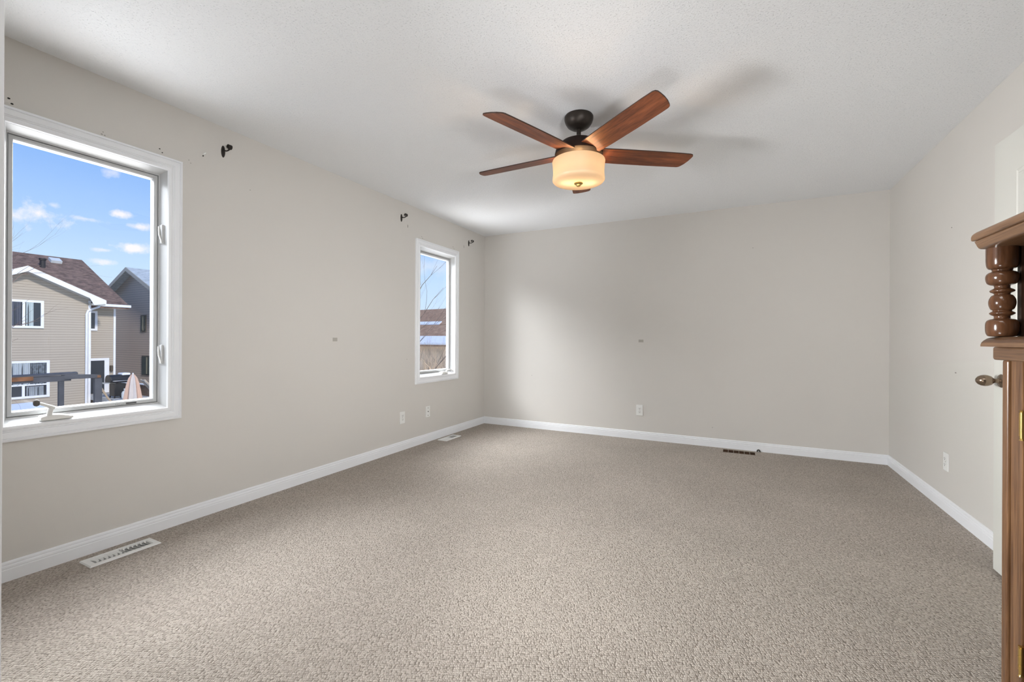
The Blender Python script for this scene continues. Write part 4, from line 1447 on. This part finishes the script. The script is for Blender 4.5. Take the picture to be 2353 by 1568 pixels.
pC(MB().prism([(-34.9, 26.36, 2.14), (-19.2, 26.36, 2.14), (-19.4, 27.0, 2.36), (-34.0, 26.9, 2.32)], (0, 0, 0.06)), 'snow_patch', M_snow)
hD = thing('snowy_roofed_house', (-12, 18, GZ), 'nearer house with brown roof snowed along its lower edge, seen in the far window', 'house')
pD2 = part_of(hD, Matrix.Translation((12, -18, -GZ)))
pD2(MB().box(-20, -7.5, 16.4, 21.5, GZ, 0.85), 'walls', M_sidC)
pD2(MB().prism([(-20.6, 16.0, 0.88), (-20.6, 19.0, 1.84), (-20.6, 22.0, 0.88), (-20.6, 22.0, 0.76), (-20.6, 16.0, 0.76)], (13.6, 0, 0)), 'roof', M_roofC)
pD2(MB().prism([(-20.6, 15.98, 0.84), (-20.6, 15.98, 0.93), (-20.6, 16.95, 1.24), (-20.6, 16.95, 1.16)], (13.6, 0, 0)), 'roof_snow', M_snow)


# ---- bare trees and shrubs
def twigs(mb_list, base, direction, length, rad, depth, rng, spread=0.5, kink=0.25, up=0.1, seg=4, nchild=(2, 3)):
    pts = [Vector(base)]
    d = Vector(direction).normalized()
    n_ = 5
    for i in range(n_):
        d = (d + Vector((rng.uniform(-kink, kink), rng.uniform(-kink, kink), rng.uniform(-kink, kink) + up)) * 0.5).normalized()
        pts.append(pts[-1] + d * length / n_)
    rads = [rad * (1 - 0.80 * i / n_) for i in range(n_ + 1)]
    mb_list.tube(pts, rads, seg)
    if depth <= 0:
        return
    for k in range(rng.randint(*nchild) + 1):
        i = rng.randint(1, n_)
        dd = (pts[i] - pts[i - 1]).normalized()
        dd = (dd + Vector((rng.uniform(-1, 1), rng.uniform(-1, 1), rng.uniform(-0.6, 1))) * spread).normalized()
        twigs(mb_list, pts[i], dd, length * rng.uniform(0.5, 0.75), rads[i] * 0.62, depth - 1, rng, spread, kink, up, seg, nchild)


M_bark = mat('bark_brown', (0.13, 0.085, 0.065), 0.9)
M_barkdark = mat('bark_dark', (0.045, 0.032, 0.027), 0.9)
M_barktan = mat('bark_tan', (0.60, 0.43, 0.28), 0.9)
M_barkred = mat('bark_reddish', (0.050, 0.033, 0.028), 0.9)


def tree(name, loc, h, label, seed, limbs, m_trunk, m_br, trad=0.09, group=None, kink=0.25):
    rng = random.Random(seed)
    root = thing(name, loc, label, 'tree' if 'tree' in name else 'shrub', group)
    MB().tube([(0, 0, 0), (0.05, 0.02, h * 0.3), (-0.03, 0.05, h * 0.6), (0.02, 0, h)], [trad, trad * 0.8, trad * 0.6, trad * 0.25], 8).build('trunk', m_trunk, root, smooth=True)
    br = MB()
    for (z_, az, el, ln, r_, dp) in limbs:
        d = Vector((cos(R(az)) * cos(R(el)), sin(R(az)) * cos(R(el)), sin(R(el))))
        t_ = z_ / h
        twigs(br, (0.0, 0.02, z_), d, ln, r_, dp, rng, kink=kink)
    br.build('branches', m_br, root)
    return root


# tree whose twigs cross the left of the near window (trunk hidden left of the frame)
rg = random.Random(11)
limbs = [(4.75, 60, 4, 1.05, 0.010, 2), (4.45, 72, 2, 1.35, 0.010, 1), (4.1, 80, 0, 1.1, 0.009, 1), (3.5, 75, 14, 1.25, 0.009, 1), (5.0, 80, 12, 0.8, 0.009, 2),
         (4.6, 50, 12, 0.9, 0.009, 2), (3.2, 70, 0, 0.8, 0.008, 1), (4.3, 160, 30, 1.4, 0.02, 2), (4.6, 250, 30, 1.4, 0.02, 2), (3.9, 320, 30, 1.2, 0.02, 2)]
tree('bare_fruit_tree', (-9.6, 1.75, GZ), 5.6, 'bare reddish branches reaching in at the left of the near window', 11, limbs, M_barkred, M_barkred, 0.08, kink=0.55)
# tree outside the narrow window
limbs = []
for k in range(13):
    limbs.append((2.4 + k * 0.26, 40 + k * 137.5, 36 + (k % 3) * 8, 2.2 - k * 0.06, 0.014, 3))
tree('bare_maple_tree', (-7.3, 8.4, GZ), 6.4, 'bare tree with upswept dark branches outside the narrow far window', 5, limbs, M_bark, M_barkdark, 0.08, kink=0.35)
# tangled shrubs in front of the nearer house
for i, (x_, y_, sd, hh, lab, mm) in enumerate(((-9.6, 12.2, 21, 3.2, 'tangled tan shrub at the bottom left of the far window view', M_barktan), (-8.4, 11.9, 22, 3.3, 'pale tangled shrub at the bottom right of the far window view', M_barktan),
                                                (-10.1, 13.2, 23, 3.6, 'brown twiggy shrub behind the tan ones in the far window', M_bark))):
    rng = random.Random(sd)
    root = thing('bare_shrub', (x_, y_, GZ), lab, 'shrub', 'tangled shrubs below the far window')
    MB().tube([(0, 0, 0), (0.03, 0, 1.0), (0.0, 0.03, hh * 0.8)], [0.07, 0.05, 0.02], 6).build('trunk', M_bark, root)
    br = MB()
    for k in range(64):
        az = k * 137.5
        d = Vector((cos(R(az)) * 0.6, sin(R(az)) * 0.6, 0.9))
        twigs(br, (rng.uniform(-.7, .7), rng.uniform(-.4, .4), rng.uniform(0.3, 2.2)), d, hh * 0.50, 0.011, 2, rng, 0.7, 0.4, 0.05, 3)
    br.build('branches', mm, root)
